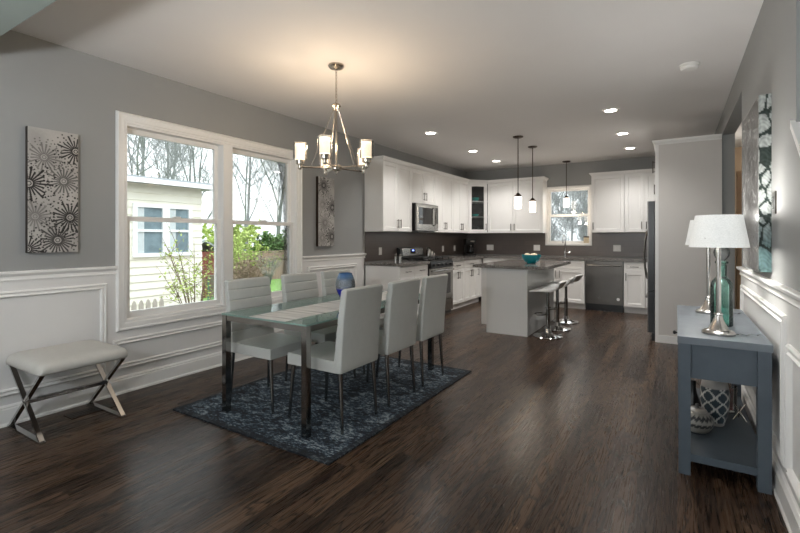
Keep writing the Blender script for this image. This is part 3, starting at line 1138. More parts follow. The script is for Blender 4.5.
# ---- dishwasher
dw = thing('dishwasher', 'dark stainless dishwasher under the back counter', 'dishwasher', (-1.380, BYF, 0), 0)
bx('tub', M['black'], dw, .006, .608, .002, .56, .105, .873, .0)
bx('kick_plate', M['black'], dw, .006, .608, .045, .07, 0, .104, .0)
dd = bx('door', M['steel_dark'], dw, .008, .606, -.022, .001, .125, .868, .005)
bm = bm_new(); tube(bm, [(.04, -.02, .80), (.05, -.055, .80), (.18, -.068, .80), (.307, -.071, .80), (.434, -.068, .80), (.564, -.055, .80), (.574, -.02, .80)], .014, 10); obj('handle', bm, M['steel'], dd)
for x, z, r_ in ((.535, .225, .026), (.235, .235, .010)):
    bm = bm_new()
    loft(bm, [[(x + r * math.cos(2 * PI * i / 18), y, z + r * math.sin(2 * PI * i / 18)) for i in range(18)] for r, y in ((r_, -.02), (r_, -.0245), (r_ * .8, -.0245))])
    obj('badge', bm, M['white_plastic'] if r_ > .02 else M['steel'], dd)

# ---- island
isl = thing('kitchen_island', 'white kitchen island with a flat gloss end panel', 'island', (0, 0, 0))
IX0, IX1, IY0, IY1 = -2.27, -1.64, 5.765, 7.25
bm = bm_new()
box(bm, IX0, IX1 - .02, IY0 + .03, IY1 - .02, .105, .876)
box(bm, IX0 + .07, IX1 - .02, IY0 + .03, IY1 - .02, 0, .105)
obj('body', bm, M['cab'], isl, smooth=0)
bx('end_panel', M['island'], isl, -2.195, IX1, IY0, IY0 + .028, 0, .876, .002)
bx('back_panel', M['island'], isl, IX1 - .019, IX1, IY0 + .029, IY1, 0, .876, .0)
bx('corner_stile', M['cab'], isl, IX0 - .001, -2.197, IY0 + .012, IY0 + .03, .105, .876, .0)
for i in range(2):
    bm = bm_new()
    y0 = IY0 + .05 + i * .715
    def rr_(a, x):
        return [(x, y0 + a, .115 + a), (x, y0 + .70 - a, .115 + a), (x, y0 + .70 - a, .868 - a), (x, y0 + a, .868 - a)]
    loft(bm, [rr_(0, IX0), rr_(0, IX0 - .018), rr_(.002, IX0 - .02), rr_(.055, IX0 - .02), rr_(.058, IX0 - .011)])
    obj('door', bm, M['cab'], isl, smooth=0)
slab_poly('island_countertop', [(-2.40, 5.70), (-1.37, 5.70), (-1.25, 7.36), (-2.40, 7.36)] if False else [(-2.365, 5.69), (-1.385, 5.69), (-1.395, 7.28), (-2.365, 7.28)], .878, .918, M['granite'], 'speckled granite countertop on the island with an overhang over the stools', 'countertop')
bm = bm_new(); bowl_bm(bm, .135, .125, .006, 36, .42)
tag(obj('bowl', bm, M['teal'], loc=(-1.75, 6.35, .919)), 'large glossy teal bowl standing on the island', 'bowl')
for i, (px, py, r_, lb) in enumerate(((-1.80, 6.33, .05, 'cream ball in the teal bowl, left one'), (-1.705, 6.345, .05, 'cream ball in the teal bowl, right one'), (-1.752, 6.424, .041, 'cream ball in the teal bowl, rear one'))):
    bm = bm_new(); bmesh.ops.create_icosphere(bm, subdivisions=3, radius=r_)
    tag(obj('decorative_ball', bm, M['cream'], loc=(px, py, .919 + .098)), lb, 'ball', 'balls in the teal bowl')

# ---- bar stools
M['stool_seat'] = plain('pale_gray_stool_seat', (224, 224, 222), 0.28, noise=0.02)
stl = thing('bar_stool', 'nearest of the three chrome pedestal bar stools beside the island', 'stool', (-1.42, 5.93, 0), 0, 'bar stools at the island')
bm = bm_new(); lathe(bm, [(.185, 0), (.188, .008), (.18, .016), (.10, .03), (.05, .055), (.034, .09), (.030, .10)], 36); obj('base', bm, M['chrome'], stl)
bm = bm_new(); lathe(bm, [(.026, .095), (.026, .36), (.020, .365), (.020, .588)], 20); obj('column', bm, M['dark_chrome'], stl)
bm = bm_new(); tube(bm, [(.02, 0, .30), (-.03, .07, .29), (-.10, .11, .285), (-.165, .06, .285), (-.165, -.06, .285), (-.10, -.11, .285), (-.03, -.07, .29)], .009, 8, closed=True); obj('footrest', bm, M['chrome'], stl)
sec = [(-.185, .592), (-.17, .600), (-.10, .606), (0, .606), (.09, .614), (.135, .635), (.165, .672), (.188, .722)]
bm = bm_new()
L = []
for y, f in ((-.185, 0), (-.18, 1), (-.165, 1), (.165, 1), (.18, 1), (.185, 0)):
    t_ = .013 if f else .008
    up_ = []
    dn_ = []
    for i, (x, z) in enumerate(sec):
        a = sec[max(i - 1, 0)]; b = sec[min(i + 1, len(sec) - 1)]
        q = Vector((b[0] - a[0], b[1] - a[1])).normalized()
        up_.append((x - q.y * t_, y, z + q.x * t_)); dn_.append((x + q.y * t_, y, z - q.x * t_))
    L.append(up_ + dn_[::-1])
loft(bm, L)
obj('seat', bm, M['stool_seat'], stl, 50)
bm = bm_new(); tube(bm, [(.02, .02, .59), (.05, .13, .585), (.06, .16, .583)], .005, 6); obj('lever', bm, M['chrome'], stl)
dup(stl, (-1.42, 6.48, 0), R(4), 'middle of the three chrome pedestal bar stools beside the island')
dup(stl, (-1.425, 7.08, 0), R(-5), 'farthest of the three chrome pedestal bar stools beside the island')

# ---- things on the counter
fa = thing('faucet', 'tall chrome kitchen faucet in front of the kitchen window', 'faucet', (-1.80, 8.86, .919), 0)
bm = bm_new(); lathe(bm, [(.026, 0), (.026, .012), (.019, .02), (.019, .10), (.014, .11)], 18); obj('base', bm, M['chrome'], fa)
bm = bm_new(); tube(bm, [(0, 0, .10), (0, 0, .34)] + [(0, -.09 + .09 * math.cos(R(a)), .34 + .09 * math.sin(R(a))) for a in range(20, 181, 20)] + [(0, -.18, .26)], .011, 10); obj('spout', bm, M['chrome'], fa)
bm = bm_new(); tube(bm, [(.015, 0, .075), (.06, 0, .08), (.105, 0, .10)], .010, 8); obj('lever', bm, M['chrome'], fa)
bm = bm_new(); box(bm, -.045, .045, -.02, .02, 0, .105); bev(bm, .008, 3)
sd = thing('window_ornament', 'small cream box with a dark lid on the kitchen window sill', 'ornament', (-1.455, BW + .02, KZ0 + .0155), 0)
obj('body', bm, M['cream'], sd)
bx('lid', M['bronze'], sd, -.048, .048, -.022, .022, .105, .13, .004)
cm = thing('coffee_maker', 'black coffee maker in the corner of the counter', 'coffee maker', (-3.62, 8.55, .919), R(40))
bx('base', M['black'], cm, -.10, .10, -.13, .10, 0, .04, .008)
bx('tower', M['black'], cm, -.10, .10, .02, .10, .04, .25, .006)
bx('brew_head', M['black'], cm, -.10, .10, -.12, .10, .245, .335, .012)
bm = bm_new(); lathe(bm, [(.05, .042), (.066, .06), (.068, .13), (.05, .19), (.048, .21), (.044, .21), (.046, .19)], 20, 0, -.055, cap1=False); cf = obj('carafe', bm, M['black_glass'], cm)
bm = bm_new(); tube(bm, [(.0, -.10, .19), (0, -.145, .18), (0, -.145, .09), (0, -.115, .08)], .008, 8); obj('handle', bm, M['black'], cf)
bx('switch_plate', M['steel'], cm, -.02, .06, -.124, -.115, .275, .305, .002)


def shaker_pot(px, py, h, r, lb, group, name='salt_shaker', cat='shaker', z=.919):
    t = thing(name, lb, cat, (px, py, z), 0, group)
    bm = bm_new(); lathe(bm, [(r, 0), (r, h * .72), (r * .92, h * .76)], 18); obj('body', bm, M['steel'], t)
    bm = bm_new(); lathe(bm, [(r * .93, h * .76), (r * .93, h * .93), (r * .6, h), (0.001, h)], 18); obj('lid', bm, M['steel_dark'], t)
    return t


shaker_pot(-3.40, 5.36, .13, .022, 'left of the pair of steel salt and pepper shakers on the counter end', 'salt and pepper shakers')
shaker_pot(-3.335, 5.375, .13, .022, 'right of the pair of steel salt and pepper shakers on the counter end', 'salt and pepper shakers', 'pepper_shaker')
for py, h, r, lb in ((7.08, .20, .042, 'tallest of three steel canisters beside the range'), (7.185, .155, .036, 'middle-sized of three steel canisters beside the range'), (7.275, .11, .030, 'shortest of three steel canisters beside the range')):
    shaker_pot(-3.79, py, h, r, lb, 'steel canisters', 'canister', 'canister')


def outlet(loc, rotz, w, h, label, n=1):
    t = thing('wall_outlet', label, 'outlet', loc, rotz, 'wall outlets')
    bx('plate', M['white_plastic'], t, -w / 2, w / 2, -.007, -.0005, -h / 2, h / 2, .003)
    for i in range(n):
        cx = (i - (n - 1) / 2) * .048
        bx('socket', M['trim'], t, cx - .017, cx + .017, -.010, -.006, -.034, .034, .003)
    return t


outlet((LW + .008, 5.70, 1.075), ROT_L, .075, .115, 'white outlet on the dark backsplash left of the range')
outlet((LW + .008, 7.88, 1.065), ROT_L, .075, .115, 'white outlet on the dark backsplash nearest right of the range')
outlet((LW + .008, 8.42, 1.065), ROT_L, .075, .115, 'white outlet on the left backsplash close to the corner')
outlet((-3.36, BW - .008, 1.075), 0, .15, .115, 'white double outlet on the back backsplash beside the coffee maker', 2)
outlet((-2.38, BW - .008, 1.08), 0, .125, .115, 'white double outlet between teal bowl and kitchen window', 2)
outlet((-.925, BW - .008, 1.09), 0, .125, .115, 'white double outlet on the backsplash above the dishwasher', 2)
sw = thing('light_switch', 'brushed metal switch plate on the right wall beside the mosaic art', 'light switch', (RW, 3.08, 1.475), R(-90))
bx('plate', M['steel_dark'], sw, -.04, .04, -.008, -.0005, -.06, .06, .003)
bx('toggle', M['steel'], sw, -.016, .016, -.014, -.007, -.033, .033, .003)


# ------------------------------------------------------------------ ceiling fixtures
def lamp(name, kind, loc, energy, color, parent=None, radius=.03, **kw):
    d = bpy.data.lights.new(name, kind)
    d.energy = energy
    d.color = color
    d.shadow_soft_size = radius
    for a, b in kw.items():
        setattr(d, a, b)
    o = bpy.data.objects.new(name, d)
    COL.objects.link(o)
    o.location = loc
    if parent:
        o.parent = parent
    return o


for px, pl, names in ((-2.87, 'over the left run of cabinets', (5.42, 6.92, 8.05)), (-.63, 'towards the refrigerator side', (5.52, 6.84, 8.02))):
    for py, nm in zip(names, ('nearest', 'middle', 'farthest')):
        t = thing('recessed_light', '%s lit recessed ceiling light %s' % (nm, pl), 'ceiling light', (px, py, CZ), 0, 'recessed ceiling lights')
        bm = bm_new()
        lathe(bm, [(.088, -.0005), (.088, -.006), (.066, -.008), (.062, -.004)], 28, cap0=False, cap1=False)
        obj('trim_ring', bm, M['white_plastic'], t)
        bm = bm_new(); lathe(bm, [(.064, -.001), (.064, -.005), (.03, -.006), (0.001, -.006)], 28); obj('lens', bm, M['can'], t)
        lamp('downlight_beam', 'SPOT', (0, 0, -.02), CAN_W, (1, .97, .93), t, .06, spot_size=R(130), spot_blend=.8)

for px, py, lb in ((-2.9, -1.1, 'left'), (-1.1, -0.75, 'right')):  # two lamps added out of view to brighten the dining room
    t = thing('fill_floor_lamp', 'fill floor lamp added unseen behind the camera, %s one' % lb, 'lamp', (px, py, 0), 0, 'added fill lamps behind the camera')
    bm = bm_new(); lathe(bm, [(.15, 0), (.15, .015), (.03, .03), (.012, .05)], 28); obj('base', bm, M['nickel'], t)
    bm = bm_new(); tube(bm, [(0, 0, .04), (0, 0, 1.45)], .012, 10); obj('pole', bm, M['nickel'], t)
    bm = bm_new(); lathe(bm, [(.05, 1.45), (.19, 1.56), (.187, 1.56), (.045, 1.455)], 32, cap0=True, cap1=False); obj('shade', bm, M['white_plastic'], t)
    lamp('fill_lamp_bulb', 'POINT', (0, 0, 1.60), LIVING_FILL_W * (.35 if lb == 'left' else 1.75), (.95, .98, 1), t, .10)

for px, py, zb, lb in ((-1.915, 6.27, 1.70, 'nearer of the two lit pendants over the island'), (-1.93, 7.08, 1.69, 'farther of the two lit pendants over the island'), (-1.765, 8.80, 1.86, 'lit pendant hanging in front of the kitchen window')):
    t = thing('pendant_light', lb, 'pendant light', (px, py, CZ), 0, 'pendant lights in the kitchen')
    zb -= CZ
    bm = bm_new(); lathe(bm, [(.072, -.0005), (.072, -.012), (.05, -.022), (.012, -.024)], 24); obj('canopy', bm, M['bronze'], t)
    bm = bm_new(); tube(bm, [(0, 0, -.02), (0, 0, zb + .21)], .0065, 8); obj('rod', bm, M['bronze'], t)
    bm = bm_new(); lathe(bm, [(.012, zb + .222), (.03, zb + .205), (.052, zb + .178), (.052, zb + .168), (.02, zb + .166)], 22); obj('shade_holder', bm, M['bronze'], t)
    bm = bm_new(); lathe(bm, [(.044, zb + .168), (.048, zb + .15), (.048, zb + .004), (.044, zb), (.001, zb)], 26); obj('shade', bm, M['pendant_shade'], t)
    lamp('pendant_bulb', 'POINT', (0, 0, zb - .06), PENDANT_W, (1, .86, .7), t, .04)

sm = thing('smoke_detector', 'round white smoke detector on the ceiling', 'smoke detector', (.093, 4.41, CZ))
bm = bm_new(); lathe(bm, [(.075, -.0005), (.075, -.012), (.068, -.014)], 28); obj('mounting_plate', bm, M['white_plastic'], sm)
bm = bm_new(); lathe(bm, [(.066, -.013), (.066, -.03), (.055, -.042), (.02, -.046), (.001, -.046)], 28); obj('cover', bm, M['white_plastic'], sm)

# ---- chandelier
CHX, CHY = -2.408, 2.87
ch = thing('chandelier', 'brushed nickel five-light chandelier over the dining table', 'chandelier', (CHX, CHY, CZ))
bm = bm_new(); lathe(bm, [(.065, -.0005), (.067, -.012), (.055, -.026), (.02, -.034), (.008, -.04)], 28); obj('canopy', bm, M['nickel'], ch)
zc = -.04
bm = bm_new()
nl = 11
for i in range(nl):
    z = zc - .026 * (i + .5) + .004
    a = R(90) * (i % 2)
    pts = []
    for q in range(10):
        th = 2 * PI * q / 10
        u, v = .008 * math.cos(th), .0175 * math.sin(th)
        pts.append((u * math.cos(a), u * math.sin(a), z + v))
    tube(bm, pts, .0024, 5, closed=True)
obj('chain', bm, M['nickel'], ch)
ZT = zc - .026 * nl                       # top of the stem cup
bm = bm_new(); lathe(bm, [(.006, ZT + .012), (.03, ZT), (.04, ZT - .018), (.03, ZT - .03), (.012, ZT - .055), (.009, ZT - .06)], 22); obj('cup', bm, M['nickel'], ch)
ZH = 1.868 - CZ                            # arm level
bm = bm_new(); lathe(bm, [(.009, ZT - .05), (.009, ZH + .02)], 12); obj('stem', bm, M['nickel'], ch)
bm = bm_new(); lathe(bm, [(.012, ZH + .03), (.045, ZH + .02), (.05, ZH), (.045, ZH - .018), (.012, ZH - .03), (.008, ZH - .05), (.001, ZH - .055)], 22); obj('hub', bm, M['nickel'], ch)
fwd = Vector((-math.sin(R(31.84)), math.cos(R(31.84)), 0))
rt = Vector((math.cos(R(31.84)), math.sin(R(31.84)), 0))
CR = .295
for i in range(5):
    ph = R(-9 + 72 * i)
    d = rt * math.sin(ph) - fwd * math.cos(ph)
    e = d * CR
    bm = bm_new()
    tube(bm, [d * .03 + Vector((0, 0, ZH)), e + Vector((0, 0, ZH))], .007, 8)
    arm = obj('arm', bm, M['nickel'], ch)
    bm = bm_new()
    tube(bm, [d * .02 + Vector((0, 0, ZT - .035)), d * (CR * .70) + Vector((0, 0, ZH + .005))], .0028, 6)
    obj('stay_rod', bm, M['nickel'], ch)
    bm = bm_new(); lathe(bm, [(.012, ZH - .02), (.016, ZH - .012), (.016, ZH + .02), (.034, ZH + .025), (.038, ZH + .05), (.038, ZH + .058), (.012, ZH + .06)], 20, e.x, e.y); sk = obj('lamp_holder', bm, M['nickel'], ch)
    z0 = ZH + .062
    bm = bm_new(); lathe(bm, [(.040, z0), (.040, z0 + .125), (.038, z0 + .125), (.038, z0 + .002)], 24, e.x, e.y, cap1=False); obj('inner_shade', bm, M['chandelier_shade'], sk)
    bm = bm_new(); lathe(bm, [(.056, z0), (.056, z0 + .135), (.054, z0 + .135), (.054, z0 + .003)], 24, e.x, e.y, cap1=False); obj('outer_shade', bm, M['shade_outer'], sk)
    lamp('chandelier_bulb', 'POINT', e + Vector((0, 0, z0 + .16)), CHANDELIER_W, (1, .76, .52), ch, .03)

# ------------------------------------------------------------------ dining set
rugo = bm_new()
box(rugo, -.76, .76, -1.03, 1.03, 0, .011)
bev(rugo, .004, 2)
tag(obj('area_rug', rugo, M['rug'], loc=(-2.427, 2.953, .0005)), 'distressed navy blue and gray rug under the dining table', 'rug')
RZ = .0120

TX0, TX1, TY0, TY1, TZ = -2.83, -1.99, 2.08, 3.83, .735
tb = thing('dining_table', 'long glass-topped dining table with a chrome frame', 'table', ((TX0 + TX1) / 2, (TY0 + TY1) / 2, RZ))
hx, hy = (TX1 - TX0) / 2, (TY1 - TY0) / 2
GZ = TZ - RZ
for sx_, sy_ in ((-1, -1), (1, -1), (1, 1), (-1, 1)):
    x = sx_ * (hx - .024); y = sy_ * (hy - .024)
    bx('leg', M['dark_chrome'], tb, x - .022, x + .022, y - .022, y + .022, 0, GZ - .0125, .003)
for sy_ in (-1, 1):
    y = sy_ * (hy - .024)
    bx('rail', M['dark_chrome'], tb, -hx + .047, hx - .047, y - .018, y + .018, GZ - .052, GZ - .0125, .002)
for sx_ in (-1, 1):
    x = sx_ * (hx - .024)
    bx('rail', M['dark_chrome'], tb, x - .018, x + .018, -hy + .047, hy - .047, GZ - .052, GZ - .0125, .002)
bx('glass_top', M['table_glass'], tb, -hx, hx, -hy, hy, GZ - .012, GZ, .003)

bm = bm_new()
box(bm, -.175, .175, -.865, .865, 0, .003)
tag(obj('table_runner', bm, M['runner'], loc=(-2.355, 2.945, TZ + .0006), smooth=0), 'pale striped woven runner along the glass table', 'table runner')
bm = bm_new()
pf = [(.032, 0), (.036, .006), (.034, .014), (.050, .045), (.075, .085), (.090, .120), (.094, .150), (.088, .185), (.074, .222), (.060, .250)]
pf = [(r * .9, z) for r, z in pf]
lathe(bm, pf + [(r - .004, z) for r, z in pf[::-1][:-2]], 32, cap1=False)
tag(obj('glass_vase', bm, M['vase'], loc=(-2.375, 2.95, TZ + .0042)), 'egg-shaped cobalt blue glass vase on the dining table', 'vase')


def chair_proto():
    t = thing('dining_chair', '', 'chair', (0, 0, RZ), 0, 'dining chairs')
    # seat: facing +x
    bm = bm_new()
    box(bm, -.205, .236, -.212, .212, .392, .468)
    bev(bm, .016, 3)
    obj('seat', bm, M['leather'], t)
    bm = bm_new()
    L = []
    zs = []
    grooves = [.545, .625, .705, .785, .865]
    z = .392
    while z < .942:
        zs.append(z)
        z += .0133
    zs = sorted(set([round(q, 4) for q in zs] + [g_ + d_ for g_ in grooves for d_ in (-.008, -.003, 0, .003, .008)] + [.930, .938, .942]))
    for z in zs:
        f = (z - .392) / .55
        xr = -.246 - .046 * f * f * .6 - .046 * f * .4
        th = .070 - .022 * f
        gdep = 0
        for g_ in grooves:
            if abs(z - g_) < .0085:
                gdep = .006 * (1 - abs(z - g_) / .0085)
        e = 0
        if z > .928:
            e = .012 * ((z - .928) / .014) ** 2
        if z < .40:
            e = .004
        x0, x1 = xr + e, xr + th - gdep - e
        ww = .213 - e
        L.append(rrect(x0, x1, -ww, ww, .012, z, 3))
    loft(bm, L)
    obj('backrest', bm, M['leather'], t, 30)
    for sx_, sy_ in ((1, -1), (1, 1), (-1, -1), (-1, 1)):
        bm = bm_new()
        xt, yt = (.205 if sx_ > 0 else -.215), sy_ * .182
        xb, yb = (.240 if sx_ > 0 else -.240), sy_ * .192
        tube(bm, [(xt, yt, .394), (xb, yb, 0)], [.016, .010], 12)
        obj('leg', bm, M['dark_chrome'], t)
    return t


c0 = chair_proto()
LCX, RCX = -2.722, -2.083
spots = [(LCX, 2.445, 0, 'white leather dining chair on the window side of the table, nearest the bench'),
         (LCX, 3.03, 0, 'white leather dining chair on the window side, in the middle of its row'),
         (LCX, 3.555, 0, 'white leather dining chair on the window side, nearest the kitchen'),
         (RCX, 2.45, PI, 'white leather dining chair with its back to the open floor, nearest the camera end'),
         (RCX, 3.0, PI, 'white leather dining chair with its back to the open floor, middle of its row'),
         (RCX, 3.53, PI, 'white leather dining chair with its back to the open floor, nearest the kitchen')]
for i, (x, y, a, lb) in enumerate(spots):
    if i == 0:
        c0.location = (x, y, RZ); c0['label'] = lb
    else:
        dup(c0, (x, y, RZ), a, lb)

# ------------------------------------------------------------------ bench, vent, art on the left wall
bn = thing('bench', 'white upholstered bench on crossed steel legs below the starburst art', 'bench', (-3.61, 1.415, 0))
bm = bm_new()
bx0, bx1, by0, by1 = -.262, .280, -.268, .275
L = []
for z, ins, r_ in ((.428, .012, .03), (.436, .0, .035), (.465, .0, .04), (.488, .008, .05), (.503, .028, .06), (.511, .062, .07), (.514, .11, .08)):
    L.append(rrect(bx0 + ins, bx1 - ins, by0 + ins, by1 - ins, r_, z, 5))
loft(bm, L)
obj('seat', bm, M['bench_fabric'], bn, 60)
for y in (-.235, .245):
    for a, b in (((-.245, 0), (.245, .428)), ((.245, 0), (-.245, .428))):
        bm = bm_new()
        q = (Vector((b[0] - a[0], 0, b[1] - a[1]))).normalized() * .008
        bar(bm, (a[0], y, a[1] + .012), (b[0], y, b[1] - .002), .016, .028)
        bev(bm, .002)
        obj('leg', bm, M['bench_metal'], bn, 0)
    bm = bm_new(); box(bm, -.262, .262, y - .017, y + .017, 0, .014); bev(bm, .002); obj('foot_bar', bm, M['bench_metal'], bn)
bm = bm_new(); box(bm, -.016, .016, -.235, .245, .203, .226); bev(bm, .002); obj('stretcher', bm, M['bench_metal'], bn)

vt = thing('floor_register', 'dark slotted floor vent beside the bench', 'floor vent', (-3.70, 1.60, 0.0005))
bx('plate', M['bronze'], vt, -.065, .065, -.15, .15, 0, .004, .001)
for i in range(13):
    bx('slot', M['black'], vt, -.045, .045, -.132 + i * .022 - .005, -.132 + i * .022 + .005, .004, .0055, 0)


def canvas(name, label, loc, w, h, t, bursts, seed):
    """stretched canvas printed with starbursts, facing +x"""
    o = thing(name, label, 'wall art', loc, 0, 'starburst canvases')
    nx, nz = 150, int(150 * h / w)
    bm = bm_new()
    rows = [[bm.verts.new((t, w * i / nx, h * j / nz)) for i in range(nx + 1)] for j in range(nz + 1)]
    for j in range(nz):
        for i in range(nx):
            bm.faces.new((rows[j][i], rows[j][i + 1], rows[j + 1][i + 1], rows[j + 1][i]))
    front = obj('printed_face', bm, M['art'], o, 0)
    rnd = random.Random(seed)
    dots = {}
    for bi, b in enumerate(bursts):
        n = b[4]
        D = []
        for r_ in range(n):
            a = 2 * PI * (r_ + .5) / n + bi
            for q in range(3):
                D.append((b[2] * (.80 + .19 * q + rnd.uniform(-.04, .04)), a + rnd.uniform(-.12, .12), b[2] * rnd.uniform(.035, .055)))
        dots[bi] = D

    def fn(co):
        u, v = co.y / w, 1 - co.z / h
        px, pz = co.y, h - co.z
        n0 = math.sin(px * 31 + seed) * math.sin(pz * 23) * .5 + math.sin(px * 9 - pz * 14) * .5
        g = .40 + .07 * n0
        c = [g * 1.04, g, g * .96]
        for bi, (bu, bv, rad0, dark, n) in enumerate(bursts):
            rad = rad0 * 1.1
            ex, ez = px - bu * w, pz - bv * h
            r = math.hypot(ex, ez)
            if r > rad * 1.2:
                continue
            a = math.atan2(ez, ex) - bi
            ph = (a * n / (2 * PI)) % 1.0
            dd = abs(ph - .5) * 2 * PI / n * r       # distance off the ray axis
            hit = 0.0
            wdt = rad * (.026 + .022 * r / rad)
            ln_ = rad * (.74 + .16 * math.sin(int(a * n / (2 * PI) + 50) * 2.3))
            if rad * .16 < r < ln_ and dd < wdt:
                hit = 1
            if rad * .07 < r < rad * .11:
                hit = 1
            if not hit:
                for dr_, da, ds in dots[bi]:
                    qx, qz = dr_ * math.cos(da) - ex, dr_ * math.sin(da) - ez
                    if qx * qx + qz * qz < ds * ds:
                        hit = 1
                        break
            if hit:
                for q in range(3):
                    c[q] = c[q] * (1 - dark)
        return c
    paint(front, fn)
    bm = bm_new(); box(bm, 0, t - .0006, 0, w, 0, h); obj('stretcher_box', bm, M['bronze'], o, 0)
    return o


canvas('wall_art', 'tall starburst canvas left of the dining window above the bench', (LW, 1.275, 1.18), .31, .893, .04,
       [(.31, .23, .115, .55, 20), (.95, .15, .12, .97, 22), (.70, .41, .12, .72, 22), (.02, .45, .14, .97, 22), (.14, .71, .12, .45, 20), (.83, .71, .13, .95, 22), (.58, .90, .13, .85, 24), (0.0, .97, .11, .95, 20)], 3)
canvas('wall_art', 'tall starburst canvas between the dining window and the kitchen cabinets', (LW, 4.262, 1.175), .31, .893, .04,
       [(.33, .12, .12, .96, 22), (.25, .40, .13, .5, 20), (.88, .43, .13, .96, 22), (.42, .66, .13, .55, 22), (.85, .86, .13, .96, 22), (.25, .88, .12, .6, 20), (.9, .05, .08, .4, 18)], 8)

# ------------------------------------------------------------------ right wall art, console table and its things
ar = thing('wall_art', 'silver and teal mosaic panel above the console table', 'wall art', (RW, 3.19, 1.095))
AW, AH, AT = .71, .995, .056
random.seed(11)
seeds = [(random.uniform(-.09, AW), random.uniform(0, AH)) for _ in range(120)]


def art_fn(co):
    s = co.y - (co.x + AT) * 1.0
    v = co.z
    n = math.sin(s * 40 + 3 * math.sin(v * 17)) * math.sin(v * 33 + 2 * math.sin(s * 29))
    n2 = math.sin(s * 95 + 5 * math.sin(v * 41)) * math.sin(v * 120 + 4 * math.sin(s * 77))
    ds = sorted((math.hypot((s - a) * 1.5, (v - b) * .7) for a, b in seeds))[:2]
    edge = ds[1] - ds[0]
    side = max(0.0, min(1.0, (.035 - co.y) / .03))
    w1 = math.sin(s * 17 + 2.5 * math.sin(v * 9)) * math.sin(v * 26 + 3 * math.sin(s * 11))
    w2 = math.sin(s * 41 + 3 * math.sin(v * 31)) * math.sin(v * 85 + 4 * math.sin(s * 19))
    g = max(.03, .15 + .09 * w1 + .11 * w2 + .05 * math.sin(v * 6 + s * 4))
    c = [g, g * 1.01, g * 1.0]
    tl = max(0.0, min(1.0, (.36 - v) / .25))
    m = max(side, .0)
    ps = .42 + .16 * n2
    if edge < .012:
        ps *= .12
        pale = [ps * .7, ps * .95, ps * .85]
    else:
        pale = [ps * (.97 - .66 * tl), ps * (1.03 - .52 * tl), ps * (1.0 - .48 * tl)]
    for q in range(3):
        c[q] = max(0, c[q] * (1 - m) + pale[q] * m)
    if m < .5 and edge < .006:
        c = [q * .55 for q in c]
    return c


bm = bm_new()
nz = 150
cols = [(-.0005 - AT * (i / 10), 0.0) for i in range(10)] + [(-AT, AW * i / 110) for i in range(111)]
rows = [[bm.verts.new((x, y, AH * j / nz)) for x, y in cols] for j in range(nz + 1)]
for j in range(nz):
    for i in range(len(cols) - 1):
        bm.faces.new((rows[j][i], rows[j][i + 1], rows[j + 1][i + 1], rows[j + 1][i]))
o = obj('mosaic_face', bm, M['wall_art'], ar, 40)
paint(o, art_fn)
bm = bm_new(); box(bm, -AT + .001, -.0003, .001, AW, .001, AH - .001); obj('backing_board', bm, M['black'], ar, 0)

CX0, CX1, CY0, CY1, CZT = .005, .412, 2.87, 4.18, .75
cn = thing('console_table', 'narrow blue-gray painted console table against the right wall', 'table', ((CX0 + CX1) / 2, (CY0 + CY1) / 2, 0))
hx, hy = (CX1 - CX0) / 2, (CY1 - CY0) / 2
bx('top', M['console_top'], cn, -hx, hx, -hy, hy, CZT - .038, CZT, .003)
for sx_, sy_ in ((-1, -1), (1, -1), (1, 1), (-1, 1)):
    x = sx_ * (hx - .033); y = sy_ * (hy - .033)
    bx('leg', M['console'], cn, x - .028, x + .028, y - .028, y + .028, 0, CZT - .0385, .003)
for sy_ in (-1, 1):
    y = sy_ * (hy - .035)
    bx('apron', M['console'], cn, -hx + .062, hx - .062, y - .012, y + .012, CZT - .225, CZT - .0385, .002)
bx('apron', M['console'], cn, hx - .046, hx - .022, -hy + .062, hy - .062, CZT - .225, CZT - .0385, .002)
for i in range(1):
    y0 = -hy + .064
    dd = bx('drawer', M['console'], cn, -hx + .012, -hx + .036, y0, hy - .064, CZT - .222, CZT - .041, .002)
    bm = bm_new()
    yk = 0.0
    loft(bm, [[(x, yk + r * math.cos(2 * PI * q / 14), CZT - .10 + r * math.sin(2 * PI * q / 14)) for q in range(14)] for r, x in ((.006, -hx + .014), (.006, -hx - .006), (.013, -hx - .012), (.013, -hx - .02), (.006, -hx - .025))])
    obj('knob', bm, M['black'], dd)
bx('shelf', M['console'], cn, -hx + .012, hx - .012, -hy + .012, hy - .012, .075, .115, .002, label='lower shelf with a worn gray top')

# lamps
M['lamp_nickel'] = plain('satin_nickel', (186, 183, 180), 0.22, 1.0, noise=0.04, scale=30)


